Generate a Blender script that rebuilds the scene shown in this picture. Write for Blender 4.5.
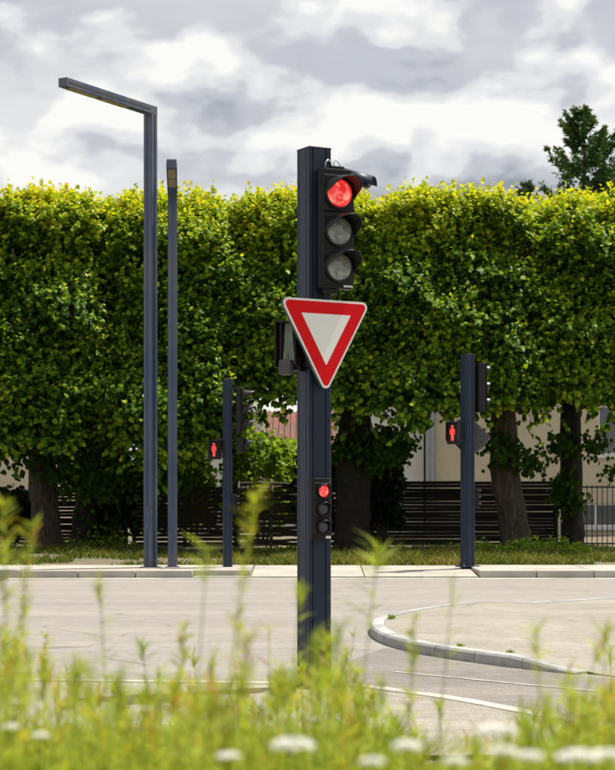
import bpy, bmesh, math, random
import numpy as np
from mathutils import Vector, Matrix

# ------------------------------------------------------------------ camera, sky, sun, exposure
for o in list(bpy.data.objects):
    bpy.data.objects.remove(o)
scene = bpy.context.scene
COL = scene.collection
R = math.radians
rng = np.random.default_rng(7)
random.seed(7)

CAM_H = 1.5
cd = bpy.data.cameras.new('camera')
cam = bpy.data.objects.new('camera', cd)
COL.objects.link(cam)
scene.camera = cam
cam.location = (0, 0, CAM_H)
cam.rotation_euler = (R(90), 0, 0)
cd.sensor_fit = 'HORIZONTAL'
cd.sensor_width = 24.0
cd.lens = 24.0 * 1800 / 615
cd.shift_y = 107.0 / 615
cd.clip_start = 0.1
cd.clip_end = 6000
cd.dof.use_dof = True
cd.dof.focus_distance = 19.0
cd.dof.aperture_fstop = 3.7

SUN_EL, SUN_AZ = 65.0, 62.0      # azimuth clockwise from the viewing direction (+Y): high on the right, behind the trees
EXPOSURE = 0.74
sdir = Vector((math.sin(R(SUN_AZ)) * math.cos(R(SUN_EL)), math.cos(R(SUN_AZ)) * math.cos(R(SUN_EL)), math.sin(R(SUN_EL))))
sl = bpy.data.lights.new('sun', 'SUN')
sl.energy = 4.6
sl.angle = R(0.55)
sl.color = (1.0, 0.95, 0.86)
sun = bpy.data.objects.new('sun', sl)
COL.objects.link(sun)
sun.rotation_euler = (-sdir).to_track_quat('-Z', 'Y').to_euler()
sun.location = (30, 20, 60)

world = bpy.data.worlds.new('World')
scene.world = world
world.use_nodes = True
world.cycles.sampling_method = 'MANUAL'
world.cycles.sample_map_resolution = 512


def build_world():
    nt = world.node_tree
    N, L = nt.nodes, nt.links
    N.clear()
    out = N.new('ShaderNodeOutputWorld')
    bg = N.new('ShaderNodeBackground')
    bg.inputs['Strength'].default_value = 0.1
    L.new(bg.outputs[0], out.inputs[0])
    sky = N.new('ShaderNodeTexSky')
    sky.sky_type = 'NISHITA'
    sky.sun_disc = False
    sky.sun_elevation = R(SUN_EL)
    sky.sun_rotation = R(SUN_AZ)
    sky.air_density = 1.2
    sky.dust_density = 2.0
    tc = N.new('ShaderNodeTexCoord')

    def mapped(loc, scl):
        m = N.new('ShaderNodeMapping')
        m.inputs['Location'].default_value = loc
        m.inputs['Scale'].default_value = scl
        L.new(tc.outputs['Generated'], m.inputs['Vector'])
        return m.outputs[0]

    def noise(vec, scale, detail, rough, dist=0.0):
        n = N.new('ShaderNodeTexNoise')
        n.inputs['Scale'].default_value = scale
        n.inputs['Detail'].default_value = detail
        n.inputs['Roughness'].default_value = rough
        n.inputs['Distortion'].default_value = dist
        L.new(vec, n.inputs['Vector'])
        return n.outputs['Fac']

    def mth(op, a, b=None):
        m = N.new('ShaderNodeMath')
        m.operation = op
        for i, v in enumerate((a, b)):
            if v is None:
                continue
            if isinstance(v, (int, float)):
                m.inputs[i].default_value = v
            else:
                L.new(v, m.inputs[i])
        return m.outputs[0]

    def ramp(fac, stops, interp='EASE'):
        r = N.new('ShaderNodeValToRGB')
        r.color_ramp.interpolation = interp
        els = r.color_ramp.elements
        while len(els) < len(stops):
            els.new(0.5)
        for e, (p, c) in zip(els, stops):
            e.position = p
            e.color = (*c, 1)
        L.new(fac, r.inputs[0])
        return r.outputs[0]

    OFF = CLOUD_OFF
    S = (1, 1, 1.7)

    def billow(dz):
        """heaped cloud: broad mass plus rounded, cauliflower-like lumps"""
        v = mapped((OFF[0], OFF[1], OFF[2] + dz), S)
        mass = noise(v, 4.6, 6, 0.5, 0.2)
        warp = N.new('ShaderNodeTexNoise')
        warp.inputs['Scale'].default_value = 14.0
        warp.inputs['Detail'].default_value = 4
        L.new(v, warp.inputs['Vector'])
        vm = N.new('ShaderNodeVectorMath')
        vm.operation = 'MULTIPLY_ADD'
        L.new(warp.outputs['Color'], vm.inputs[0])
        vm.inputs[1].default_value = (0.06, 0.06, 0.06)
        L.new(v, vm.inputs[2])
        tot = mth('MULTIPLY', mass, 1.0)
        for sc_, w_ in ((11.0, 0.17), (24.0, 0.09), (52.0, 0.045)):
            vo = N.new('ShaderNodeTexVoronoi')
            vo.feature = 'F1'
            vo.inputs['Scale'].default_value = sc_
            L.new(vm.outputs[0], vo.inputs['Vector'])
            tot = mth('ADD', tot, mth('MULTIPLY', mth('SUBTRACT', 0.5, vo.outputs['Distance']), w_))
        return tot
    body = billow(0)
    above = billow(0.036)
    broad = noise(mapped((OFF[0] + 3.1, OFF[1] + 1.7, OFF[2]), (1, 1, 2.4)), 3.2, 4, 0.5)
    # heaped cloud with clear air above it is a white top, with more cloud above it a grey base; between lies a pale veil
    puff = ramp(body, [(0.46, (0, 0, 0)), (0.55, (1, 1, 1))])
    lit = mth('MULTIPLY', mth('SUBTRACT', body, above), 4.4)
    shade = mth('ADD', mth('ADD', lit, 0.56), mth('MULTIPLY', mth('SUBTRACT', broad, 0.5), 1.5))
    veil = mth('ADD', 0.52, mth('MULTIPLY', mth('SUBTRACT', broad, 0.5), 1.3))
    vmix = N.new('ShaderNodeMix')
    L.new(puff, vmix.inputs[0])
    L.new(veil, vmix.inputs[2])
    L.new(shade, vmix.inputs[3])
    cl = ramp(vmix.outputs[0], [(0.0, (1.65, 1.70, 2.05)), (0.40, (3.4, 3.45, 3.7)), (0.62, (4.75, 4.74, 4.78)), (0.95, (6.0, 5.9, 5.65))])
    mix = N.new('ShaderNodeMix')
    mix.data_type = 'RGBA'
    mix.inputs[0].default_value = 0.93
    L.new(sky.outputs[0], mix.inputs[6])
    L.new(cl, mix.inputs[7])
    L.new(mix.outputs[2], bg.inputs[0])


CLOUD_OFF = (-2.54, -7.96, 1.7)
build_world()

vs = scene.view_settings
vs.view_transform = 'Standard'
vs.look = 'None'
vs.exposure = EXPOSURE
vs.gamma = 1.0
vs.use_curve_mapping = False
scene.render.engine = 'CYCLES'
cy = scene.cycles
cy.use_denoising = True
cy.max_bounces = 8
cy.diffuse_bounces = 4
cy.transmission_bounces = 6
cy.glossy_bounces = 3
cy.transparent_max_bounces = 8
cy.sample_clamp_indirect = 6.0

# ------------------------------------------------------------------ helpers
F = 1800.0


def at(px, d):
    """ground-plan point seen in column px at distance d"""
    return ((px - 307.5) * d / F, d)


def zat(py, d):
    return CAM_H - (py - 492.0) * d / F


def new_mat(name):
    m = bpy.data.materials.new(name)
    m.use_nodes = True
    nt = m.node_tree
    b = nt.nodes['Principled BSDF']
    return m, nt, b


def nd(nt, kind, **kw):
    n = nt.nodes.new(kind)
    for k, v in kw.items():
        n.inputs[k].default_value = v
    return n


def surf(name, c1, c2=None, rough=0.6, scale=6.0, detail=5, bump=0.0, bscale=None, metal=0.0, spec=0.5, stretch=(1, 1, 1), c3=None, s3=0.6, coat=0.0, coords='Object', rvar=0.1, bdist=0.01):
    m, nt, b = new_mat(name)
    L = nt.links
    b.inputs['Metallic'].default_value = metal
    b.inputs['Specular IOR Level'].default_value = spec
    b.inputs['Coat Weight'].default_value = coat
    tc = nt.nodes.new('ShaderNodeTexCoord')
    mp = nd(nt, 'ShaderNodeMapping', Scale=stretch)
    L.new(tc.outputs[coords], mp.inputs[0])
    n1 = nd(nt, 'ShaderNodeTexNoise', Scale=scale, Detail=detail, Roughness=0.6)
    L.new(mp.outputs[0], n1.inputs['Vector'])
    cr = nt.nodes.new('ShaderNodeValToRGB')
    cr.color_ramp.elements[0].position = 0.3
    cr.color_ramp.elements[1].position = 0.7
    cr.color_ramp.elements[0].color = (*c1, 1)
    cr.color_ramp.elements[1].color = (*(c2 or c1), 1)
    L.new(n1.outputs['Fac'], cr.inputs[0])
    col = cr.outputs[0]
    if c3:
        n2 = nd(nt, 'ShaderNodeTexNoise', Scale=s3, Detail=4, Roughness=0.6)
        L.new(mp.outputs[0], n2.inputs['Vector'])
        r2 = nt.nodes.new('ShaderNodeValToRGB')
        r2.color_ramp.elements[0].position = 0.45
        r2.color_ramp.elements[1].position = 0.68
        L.new(n2.outputs['Fac'], r2.inputs[0])
        mx = nt.nodes.new('ShaderNodeMix')
        mx.data_type = 'RGBA'
        L.new(r2.outputs[0], mx.inputs[0])
        L.new(col, mx.inputs[6])
        mx.inputs[7].default_value = (*c3, 1)
        col = mx.outputs[2]
    L.new(col, b.inputs['Base Color'])
    mr = nd(nt, 'ShaderNodeMapRange')
    mr.inputs['To Min'].default_value = max(0.02, rough - rvar)
    mr.inputs['To Max'].default_value = min(1, rough + rvar)
    L.new(n1.outputs['Fac'], mr.inputs['Value'])
    L.new(mr.outputs[0], b.inputs['Roughness'])
    if bump:
        n3 = nd(nt, 'ShaderNodeTexNoise', Scale=bscale or scale * 6, Detail=4, Roughness=0.65)
        L.new(mp.outputs[0], n3.inputs['Vector'])
        bp = nd(nt, 'ShaderNodeBump', Strength=min(1, bump), Distance=bdist)
        L.new(n3.outputs['Fac'], bp.inputs['Height'])
        L.new(bp.outputs[0], b.inputs['Normal'])
    return m


def leaf_mat(name, stops, trans=0.38, tcol=1.35, rough=0.42, warm=True):
    m, nt, b = new_mat(name)
    L = nt.links
    a = nt.nodes.new('ShaderNodeAttribute')
    a.attribute_name = 'tint'
    cr = nt.nodes.new('ShaderNodeValToRGB')
    els = cr.color_ramp.elements
    while len(els) < len(stops):
        els.new(0.5)
    for e, (p, c) in zip(els, stops):
        e.position = p
        e.color = (*c, 1)
    L.new(a.outputs['Fac'], cr.inputs[0])
    L.new(cr.outputs[0], b.inputs['Base Color'])
    b.inputs['Roughness'].default_value = rough
    b.inputs['Specular IOR Level'].default_value = 0.09
    t = nt.nodes.new('ShaderNodeBsdfTranslucent')
    g = nt.nodes.new('ShaderNodeMix')
    g.data_type = 'RGBA'
    g.blend_type = 'MULTIPLY'
    g.inputs[0].default_value = 1
    g.inputs[7].default_value = (tcol * 1.05, tcol, tcol * 0.35, 1) if warm else (tcol, tcol, tcol, 1)
    L.new(cr.outputs[0], g.inputs[6])
    L.new(g.outputs[2], t.inputs[0])
    mx = nt.nodes.new('ShaderNodeMixShader')
    mx.inputs[0].default_value = trans
    L.new(b.outputs[0], mx.inputs[1])
    L.new(t.outputs[0], mx.inputs[2])
    L.new(mx.outputs[0], nt.nodes['Material Output'].inputs[0])
    return m


class MB:
    def __init__(s):
        s.v = []
        s.f = []

    def add(s, vs_, fs):
        n = len(s.v)
        s.v += [tuple(v) for v in vs_]
        s.f += [tuple(i + n for i in f) for f in fs]
        return s

    def box(s, c, size, rz=0.0, rx=0.0):
        x, y, z = (k / 2 for k in size)
        m = Matrix.Translation(c) @ Matrix.Rotation(rz, 4, 'Z') @ Matrix.Rotation(rx, 4, 'X')
        pts = [m @ Vector((a * x, b * y, e * z)) for e in (-1, 1) for a, b in ((-1, -1), (1, -1), (1, 1), (-1, 1))]
        return s.add(pts, [(3, 2, 1, 0), (4, 5, 6, 7), (0, 1, 5, 4), (1, 2, 6, 5), (2, 3, 7, 6), (3, 0, 4, 7)])

    def prism(s, poly, z0, z1):
        n = len(poly)
        pts = [(x, y, z0) for x, y in poly] + [(x, y, z1) for x, y in poly]
        fs = [tuple(range(n))[::-1], tuple(range(n, 2 * n))] + [(i, (i + 1) % n, n + (i + 1) % n, n + i) for i in range(n)]
        return s.add(pts, fs)

    def plate(s, poly, y0, y1):
        """polygon in x,z (counter-clockwise seen from the front, -y) given thickness from y0 (front) to y1"""
        n = len(poly)
        pts = [(x, y0, z) for x, z in poly] + [(x, y1, z) for x, z in poly]
        fs = [tuple(range(n)), tuple(range(n, 2 * n))[::-1]] + [((i + 1) % n, i, n + i, n + (i + 1) % n) for i in range(n)]
        return s.add(pts, fs)

    def tube(s, pts, rad, n=8, cap=True):
        pts = [Vector(p) for p in pts]
        if not hasattr(rad, '__len__'):
            rad = [rad] * len(pts)
        vs_, fs = [], []
        prev = None
        for i, p in enumerate(pts):
            t = (pts[min(i + 1, len(pts) - 1)] - pts[max(i - 1, 0)]).normalized()
            if prev is None:
                a = t.orthogonal().normalized()
            else:
                a = (prev - t * prev.dot(t)).normalized()
            prev = a
            b = t.cross(a)
            for k in range(n):
                w = 2 * math.pi * k / n
                vs_.append(p + (a * math.cos(w) + b * math.sin(w)) * rad[i])
        for i in range(len(pts) - 1):
            for k in range(n):
                fs.append((i * n + k, i * n + (k + 1) % n, (i + 1) * n + (k + 1) % n, (i + 1) * n + k))
        if cap:
            fs.append(tuple(range(n))[::-1])
            fs.append(tuple(range((len(pts) - 1) * n, len(pts) * n)))
        return s.add(vs_, fs)

    def dome(s, c, r, h, n=24, rings=6, axis='-y'):
        """shallow dome of radius r and height h bulging along -y"""
        vs_, fs = [], []
        for j in range(rings + 1):
            q = j / rings
            rr = r * math.cos(q * math.pi / 2) if j < rings else 0
            hh = h * math.sin(q * math.pi / 2)
            if j == rings:
                vs_.append((c[0], c[1] - hh, c[2]))
            else:
                for k in range(n):
                    w = 2 * math.pi * k / n
                    vs_.append((c[0] + rr * math.cos(w), c[1] - hh, c[2] + rr * math.sin(w)))
        for j in range(rings - 1):
            for k in range(n):
                fs.append((j * n + k, j * n + (k + 1) % n, (j + 1) * n + (k + 1) % n, (j + 1) * n + k))
        for k in range(n):
            fs.append(((rings - 1) * n + k, (rings - 1) * n + (k + 1) % n, rings * n))
        return s.add(vs_, fs)

    def build(s, name, mat, parent=None, smooth=False, bevel=0.0, solid=0.0, seg=2):
        me = bpy.data.meshes.new(name)
        me.from_pydata(s.v, [], s.f)
        me.update()
        if smooth:
            me.polygons.foreach_set('use_smooth', [True] * len(me.polygons))
            if smooth == 'auto':
                me.set_sharp_from_angle(angle=R(35))
        me.materials.append(mat)
        o = bpy.data.objects.new(name, me)
        COL.objects.link(o)
        o.parent = parent
        if solid:
            md = o.modifiers.new('solid', 'SOLIDIFY')
            md.thickness = solid
            md.offset = 0
        if bevel:
            md = o.modifiers.new('bevel', 'BEVEL')
            md.width = bevel
            md.segments = seg
            md.limit_method = 'ANGLE'
            md.angle_limit = R(40)
        return o


def np_mesh(name, verts, faces, mat, parent=None, tint=None, smooth=False):
    """verts (n,3), faces (m,k) of equal size, tint per face"""
    me = bpy.data.meshes.new(name)
    k = faces.shape[1]
    me.vertices.add(len(verts))
    me.vertices.foreach_set('co', np.ascontiguousarray(verts, dtype=np.float32).ravel())
    me.loops.add(faces.size)
    me.loops.foreach_set('vertex_index', np.ascontiguousarray(faces, dtype=np.int32).ravel())
    me.polygons.add(len(faces))
    me.polygons.foreach_set('loop_start', np.arange(0, faces.size, k, dtype=np.int32))
    me.polygons.foreach_set('loop_total', np.full(len(faces), k, dtype=np.int32))
    me.update(calc_edges=True)
    if smooth:
        me.polygons.foreach_set('use_smooth', [True] * len(me.polygons))
    if tint is not None:
        at_ = me.attributes.new('tint', 'FLOAT', 'FACE')
        at_.data.foreach_set('value', np.ascontiguousarray(tint, dtype=np.float32))
    me.materials.append(mat)
    o = bpy.data.objects.new(name, me)
    COL.objects.link(o)
    o.parent = parent
    return o


def tag(o, label=None, cat=None, group=None, kind=None):
    if label:
        o['label'] = label
    if cat:
        o['category'] = cat
    if group:
        o['group'] = group
    if kind:
        o['kind'] = kind
    return o


def thing(name, loc, rz, label, cat, group=None):
    o = bpy.data.objects.new(name, None)
    COL.objects.link(o)
    o.empty_display_size = 0.2
    o.location = loc
    o.rotation_euler = (0, 0, rz)
    return tag(o, label, cat, group)


def root(name, kind='structure', loc=(0, 0, 0)):
    o = bpy.data.objects.new(name, None)
    COL.objects.link(o)
    o.location = loc
    o['kind'] = kind
    return o


def unit(a):
    return a / np.maximum(np.linalg.norm(a, axis=-1, keepdims=True), 1e-9)


# ------------------------------------------------------------------ materials
M = {}
M['paint'] = surf('blue_grey_paint', (0.011, 0.020, 0.042), (0.018, 0.030, 0.058), rough=0.45, scale=3, stretch=(1, 1, 0.25), spec=0.28, bump=0.05, bscale=90, c3=(0.024, 0.033, 0.052), s3=2.3)
M['paint_lamp'] = surf('grey_lamp_paint', (0.036, 0.058, 0.105), (0.058, 0.082, 0.138), rough=0.35, scale=3, stretch=(1, 1, 0.25), spec=0.6, metal=0.25, c3=(0.12, 0.12, 0.125), s3=1.7)
M['black'] = surf('black_plastic', (0.0055, 0.0048, 0.006), (0.010, 0.0085, 0.010), rough=0.45, spec=0.3, scale=9, bump=0.05, bscale=120)
M['visor'] = surf('visor_plastic', (0.009, 0.0078, 0.009), (0.015, 0.013, 0.014), rough=0.42, scale=7, spec=0.35)
M['greybox'] = surf('grey_plastic', (0.05, 0.05, 0.055), (0.07, 0.07, 0.075), rough=0.5, scale=20)
M['metal'] = surf('galvanised_metal', (0.30, 0.31, 0.33), (0.42, 0.43, 0.45), rough=0.4, scale=14, metal=0.8)
M['white'] = surf('sign_white', (0.83, 0.83, 0.80), (0.86, 0.86, 0.83), rough=0.35, scale=4, c3=(0.80, 0.79, 0.75), s3=2.0)
M['red'] = surf('sign_red', (0.68, 0.006, 0.010), (0.74, 0.007, 0.012), rough=0.5, scale=4, spec=0.12)
M['signback'] = surf('sign_back_grey', (0.035, 0.037, 0.042), (0.05, 0.05, 0.055), rough=0.5, scale=4)
M['sticker'] = surf('white_sticker', (0.7, 0.7, 0.68), rough=0.5)
M['led'] = surf('led_panel', (0.24, 0.19, 0.09), (0.30, 0.25, 0.13), rough=0.3, scale=60)
M['darkglass'] = surf('dark_purple_lens', (0.035, 0.03, 0.055), (0.06, 0.05, 0.085), rough=0.2, scale=20, spec=0.6)


def lens_mat(name, col, emit=None, strength=0.0):
    m, nt, b = new_mat(name)
    L = nt.links
    tc = nt.nodes.new('ShaderNodeTexCoord')
    vo = nd(nt, 'ShaderNodeTexVoronoi', Scale=9.0)
    L.new(tc.outputs['Generated'], vo.inputs['Vector'])
    no = nd(nt, 'ShaderNodeTexNoise', Scale=2.4 if emit else 4.0, Detail=0 if emit else 3)
    L.new(tc.outputs['Generated'], no.inputs['Vector'])
    cr = nt.nodes.new('ShaderNodeValToRGB')
    cr.color_ramp.elements[0].position = 0.35
    cr.color_ramp.elements[1].position = 0.65
    cr.color_ramp.elements[0].color = (*[c * 0.45 for c in col], 1)
    cr.color_ramp.elements[1].color = (*col, 1)
    L.new(no.outputs['Fac'], cr.inputs[0])
    L.new(cr.outputs[0], b.inputs['Base Color'])
    b.inputs['Roughness'].default_value = 0.18
    b.inputs['Coat Weight'].default_value = 0.6
    b.inputs['Coat Roughness'].default_value = 0.08
    bp = nd(nt, 'ShaderNodeBump', Strength=0.5, Distance=0.004)
    L.new(vo.outputs['Distance'], bp.inputs['Height'])
    L.new(bp.outputs[0], b.inputs['Normal'])
    if emit:
        e2 = nt.nodes.new('ShaderNodeValToRGB')
        e2.color_ramp.elements[0].position = 0.3
        e2.color_ramp.elements[1].position = 0.75
        e2.color_ramp.elements[0].color = (*emit[0], 1)
        e2.color_ramp.elements[1].color = (*emit[1], 1)
        mm = nt.nodes.new('ShaderNodeMath')
        mm.operation = 'MULTIPLY_ADD'
        L.new(vo.outputs['Distance'], mm.inputs[0])
        mm.inputs[1].default_value = -0.5
        L.new(no.outputs['Fac'], mm.inputs[2])
        ad = nt.nodes.new('ShaderNodeMath')
        ad.operation = 'ADD'
        L.new(mm.outputs[0], ad.inputs[0])
        ad.inputs[1].default_value = 0.2
        ds = nt.nodes.new('ShaderNodeVectorMath')
        ds.operation = 'DISTANCE'
        L.new(tc.outputs['Generated'], ds.inputs[0])
        ds.inputs[1].default_value = (0.62, 0.3, 0.52)
        hot = nt.nodes.new('ShaderNodeMath')
        hot.operation = 'MULTIPLY_ADD'
        L.new(ds.outputs['Value'], hot.inputs[0])
        hot.inputs[1].default_value = -0.75
        hot.inputs[2].default_value = 0.25
        a2 = nt.nodes.new('ShaderNodeMath')
        a2.operation = 'ADD'
        L.new(ad.outputs[0], a2.inputs[0])
        L.new(hot.outputs[0], a2.inputs[1])
        L.new(a2.outputs[0], e2.inputs[0])
        L.new(e2.outputs[0], b.inputs['Emission Color'])
        b.inputs['Emission Strength'].default_value = strength
    return m


M['lens_red'] = lens_mat('lit_red_lens', (0.35, 0.03, 0.03), ((0.55, 0.016, 0.016), (1.0, 0.26, 0.18)), 0.8)
M['lens_clear'] = lens_mat('clear_lens', (0.42, 0.46, 0.45))
M['man_red'] = lens_mat('lit_red_figure', (0.4, 0.04, 0.03), ((0.8, 0.03, 0.02), (0.95, 0.12, 0.07)), 0.85)

M['concrete'] = surf('kerb_concrete', (0.34, 0.32, 0.28), (0.46, 0.44, 0.39), rough=0.85, scale=5, bump=0.3, bscale=60, c3=(0.25, 0.235, 0.205), s3=1.3)
M['kerbisland'] = surf('island_kerb_concrete', (0.28, 0.28, 0.275), (0.40, 0.395, 0.375), rough=0.85, scale=7, bump=0.3, bscale=60, c3=(0.19, 0.19, 0.19), s3=1.6)
M['slab'] = surf('pavement_slab', (0.32, 0.295, 0.25), (0.41, 0.385, 0.335), rough=0.9, scale=4, bump=0.2, bscale=50, c3=(0.27, 0.25, 0.21), s3=0.9)
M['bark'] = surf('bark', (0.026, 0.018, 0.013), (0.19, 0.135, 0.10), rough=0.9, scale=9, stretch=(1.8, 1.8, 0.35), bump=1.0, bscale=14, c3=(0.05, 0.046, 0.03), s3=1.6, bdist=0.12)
M['bark_shaded'] = surf('shade_darkened_bark', (0.010, 0.008, 0.006), (0.035, 0.027, 0.020), rough=0.9, scale=7, stretch=(1.6, 1.6, 0.4), bump=1.0, bscale=11, bdist=0.06)  # copy of the bark darkened to put canopy shade into its colour
M['fence_brown'] = surf('brown_wood_slats', (0.014, 0.010, 0.006), (0.035, 0.026, 0.016), rough=0.8, scale=5, stretch=(0.3, 1, 3), bump=0.3)
M['fence'] = surf('shade_darkened_wood', (0.008, 0.0065, 0.005), (0.017, 0.014, 0.010), rough=0.8, scale=5, stretch=(0.3, 1, 3), bump=0.3)  # wood blackened so its colour carries the shade of the trees
M['hurdle'] = surf('weathered_woven_wood', (0.030, 0.024, 0.015), (0.07, 0.056, 0.034), rough=0.85, scale=6, stretch=(0.3, 1, 3), bump=0.4)
M['hurdlepost'] = surf('weathered_post', (0.10, 0.085, 0.05), (0.16, 0.14, 0.09), rough=0.85, scale=6, stretch=(2, 2, 0.4), bump=0.4)
M['iron'] = surf('black_iron', (0.012, 0.012, 0.013), (0.02, 0.02, 0.02), rough=0.5)
M['wall_beige'] = surf('beige_render', (0.52, 0.45, 0.33), (0.58, 0.51, 0.385), rough=0.9, scale=1.5, bump=0.2, bscale=40, c3=(0.47, 0.41, 0.30), s3=0.4)
M['wall_white'] = surf('white_render', (0.62, 0.62, 0.60), (0.70, 0.70, 0.67), rough=0.9, scale=1.5, bump=0.2, bscale=40)
M['roof'] = surf('red_roof_tile', (0.13, 0.046, 0.028), (0.19, 0.075, 0.045), rough=0.85, scale=3, bump=0.3, c3=(0.10, 0.055, 0.04), s3=0.8)
M['frame'] = surf('white_window_frame', (0.66, 0.66, 0.65), (0.72, 0.72, 0.71), rough=0.5)
M['pane'] = surf('window_glass', (0.03, 0.035, 0.045), (0.06, 0.07, 0.085), rough=0.06, scale=1, spec=0.8, rvar=0.02)
M['pipe'] = surf('zinc_pipe', (0.26, 0.29, 0.33), (0.33, 0.36, 0.40), rough=0.45, metal=0.5)
M['marking'] = surf('white_road_paint', (0.36, 0.34, 0.31), (0.50, 0.48, 0.44), rough=0.8, scale=9, c3=(0.26, 0.24, 0.215), s3=3.5)
M['soil'] = surf('dry_soil', (0.10, 0.078, 0.048), (0.17, 0.135, 0.085), rough=0.95, scale=3, bump=0.6, bscale=30, c3=(0.09, 0.10, 0.035), s3=0.9)
M['ground'] = surf('ground_earth', (0.07, 0.075, 0.03), (0.12, 0.11, 0.05), rough=0.95, scale=0.6, bump=0.4, bscale=10)


def asphalt(name, c1, c2, c3):
    m, nt, b = new_mat(name)
    L = nt.links
    tc = nt.nodes.new('ShaderNodeTexCoord')

    def nz(scale, stretch, detail=5, rough=0.6):
        mp = nd(nt, 'ShaderNodeMapping', Scale=stretch)
        L.new(tc.outputs['Object'], mp.inputs[0])
        n = nd(nt, 'ShaderNodeTexNoise', Scale=scale, Detail=detail, Roughness=rough)
        L.new(mp.outputs[0], n.inputs['Vector'])
        return n.outputs['Fac']

    def rmp(fac, a, bb, ca, cb):
        r = nt.nodes.new('ShaderNodeValToRGB')
        r.color_ramp.elements[0].position = a
        r.color_ramp.elements[1].position = bb
        r.color_ramp.elements[0].color = (*ca, 1)
        r.color_ramp.elements[1].color = (*cb, 1)
        L.new(fac, r.inputs[0])
        return r.outputs[0]

    def mix(fac, a, bb, blend='MIX'):
        mx = nt.nodes.new('ShaderNodeMix')
        mx.data_type = 'RGBA'
        mx.blend_type = blend
        if isinstance(fac, float):
            mx.inputs[0].default_value = fac
        else:
            L.new(fac, mx.inputs[0])
        L.new(a, mx.inputs[6])
        if isinstance(bb, tuple):
            mx.inputs[7].default_value = (*bb, 1)
        else:
            L.new(bb, mx.inputs[7])
        return mx.outputs[2]

    base = rmp(nz(0.8, (0.25, 1.0, 1), 6), 0.35, 0.68, c1, c2)
    worn = rmp(nz(0.5, (0.10, 1.4, 1), 5), 0.48, 0.66, (0, 0, 0), (1, 1, 1))
    base = mix(worn, base, c3)
    grain = rmp(nz(70, (1, 1, 1), 3, 0.8), 0.33, 0.67, (0.62, 0.62, 0.62), (1.32, 1.32, 1.3))
    base = mix(1.0, base, grain, 'MULTIPLY')
    grain2 = rmp(nz(12, (0.35, 1, 1), 4, 0.8), 0.35, 0.66, (0.80, 0.80, 0.80), (1.14, 1.14, 1.14))
    base = mix(1.0, base, grain2, 'MULTIPLY')
    wn = nd(nt, 'ShaderNodeTexNoise', Scale=1.3, Detail=5)
    L.new(tc.outputs['Object'], wn.inputs['Vector'])
    wm = nt.nodes.new('ShaderNodeVectorMath')
    wm.operation = 'MULTIPLY_ADD'
    L.new(wn.outputs['Color'], wm.inputs[0])
    wm.inputs[1].default_value = (1.1, 1.1, 0)
    L.new(tc.outputs['Object'], wm.inputs[2])
    vc = nd(nt, 'ShaderNodeTexVoronoi', Scale=0.22)
    vc.feature = 'DISTANCE_TO_EDGE'
    L.new(wm.outputs[0], vc.inputs['Vector'])
    crack = rmp(vc.outputs['Distance'], 0.0, 0.006, (1, 1, 1), (0, 0, 0))
    patchy = rmp(nz(0.6, (1, 1, 1), 2), 0.42, 0.6, (0, 0, 0), (0.75, 0.75, 0.75))
    cf = nt.nodes.new('ShaderNodeMath')
    cf.operation = 'MULTIPLY'
    L.new(crack, cf.inputs[0])
    L.new(patchy, cf.inputs[1])
    base = mix(cf.outputs[0], base, (0.085, 0.078, 0.07))
    oil = rmp(nz(0.9, (0.5, 1.6, 1), 3), 0.62, 0.80, (0, 0, 0), (0.45, 0.45, 0.45))
    base = mix(oil, base, (0.14, 0.128, 0.115))
    L.new(base, b.inputs['Base Color'])
    b.inputs['Roughness'].default_value = 0.88
    b.inputs['Specular IOR Level'].default_value = 0.3
    bp = nd(nt, 'ShaderNodeBump', Strength=0.5, Distance=0.006)
    L.new(nz(70, (1, 1, 1), 3, 0.8), bp.inputs['Height'])
    L.new(bp.outputs[0], b.inputs['Normal'])
    return m


M['asphalt'] = asphalt('road_asphalt', (0.228, 0.208, 0.190), (0.265, 0.243, 0.222), (0.285, 0.262, 0.24))
M['asphalt_near'] = asphalt('patched_asphalt', (0.165, 0.148, 0.135), (0.20, 0.18, 0.163), (0.23, 0.205, 0.185))
M['islandtop'] = asphalt('island_surface', (0.24, 0.217, 0.185), (0.28, 0.254, 0.218), (0.305, 0.278, 0.24))

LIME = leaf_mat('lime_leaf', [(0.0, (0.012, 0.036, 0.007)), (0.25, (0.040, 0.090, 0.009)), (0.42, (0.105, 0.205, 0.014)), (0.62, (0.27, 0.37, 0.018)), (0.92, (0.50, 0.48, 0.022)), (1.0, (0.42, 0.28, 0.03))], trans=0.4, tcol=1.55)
BUSH = leaf_mat('bush_leaf', [(0.0, (0.08, 0.16, 0.014)), (1.0, (0.30, 0.42, 0.04))], trans=0.35)
NEEDLE = leaf_mat('conifer_needle', [(0.0, (0.03, 0.075, 0.024)), (0.6, (0.07, 0.145, 0.038)), (1.0, (0.15, 0.17, 0.06))], trans=0.12, rough=0.6)
WEED = leaf_mat('weed_leaf', [(0.0, (0.15, 0.22, 0.03)), (0.45, (0.32, 0.41, 0.06)), (0.75, (0.45, 0.49, 0.07)), (0.90, (0.55, 0.36, 0.07)), (1.0, (0.34, 0.16, 0.06))], trans=0.45, tcol=1.2, rough=0.5)
GRASS = leaf_mat('verge_grass', [(0.0, (0.05, 0.085, 0.012)), (0.5, (0.13, 0.16, 0.025)), (0.8, (0.24, 0.20, 0.06)), (1.0, (0.30, 0.22, 0.10))], trans=0.3, tcol=1.1, rough=0.6)
PETAL = leaf_mat('white_petal', [(0.0, (0.78, 0.77, 0.72)), (1.0, (0.86, 0.86, 0.83))], trans=0.35, tcol=1.0, warm=False)

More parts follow.
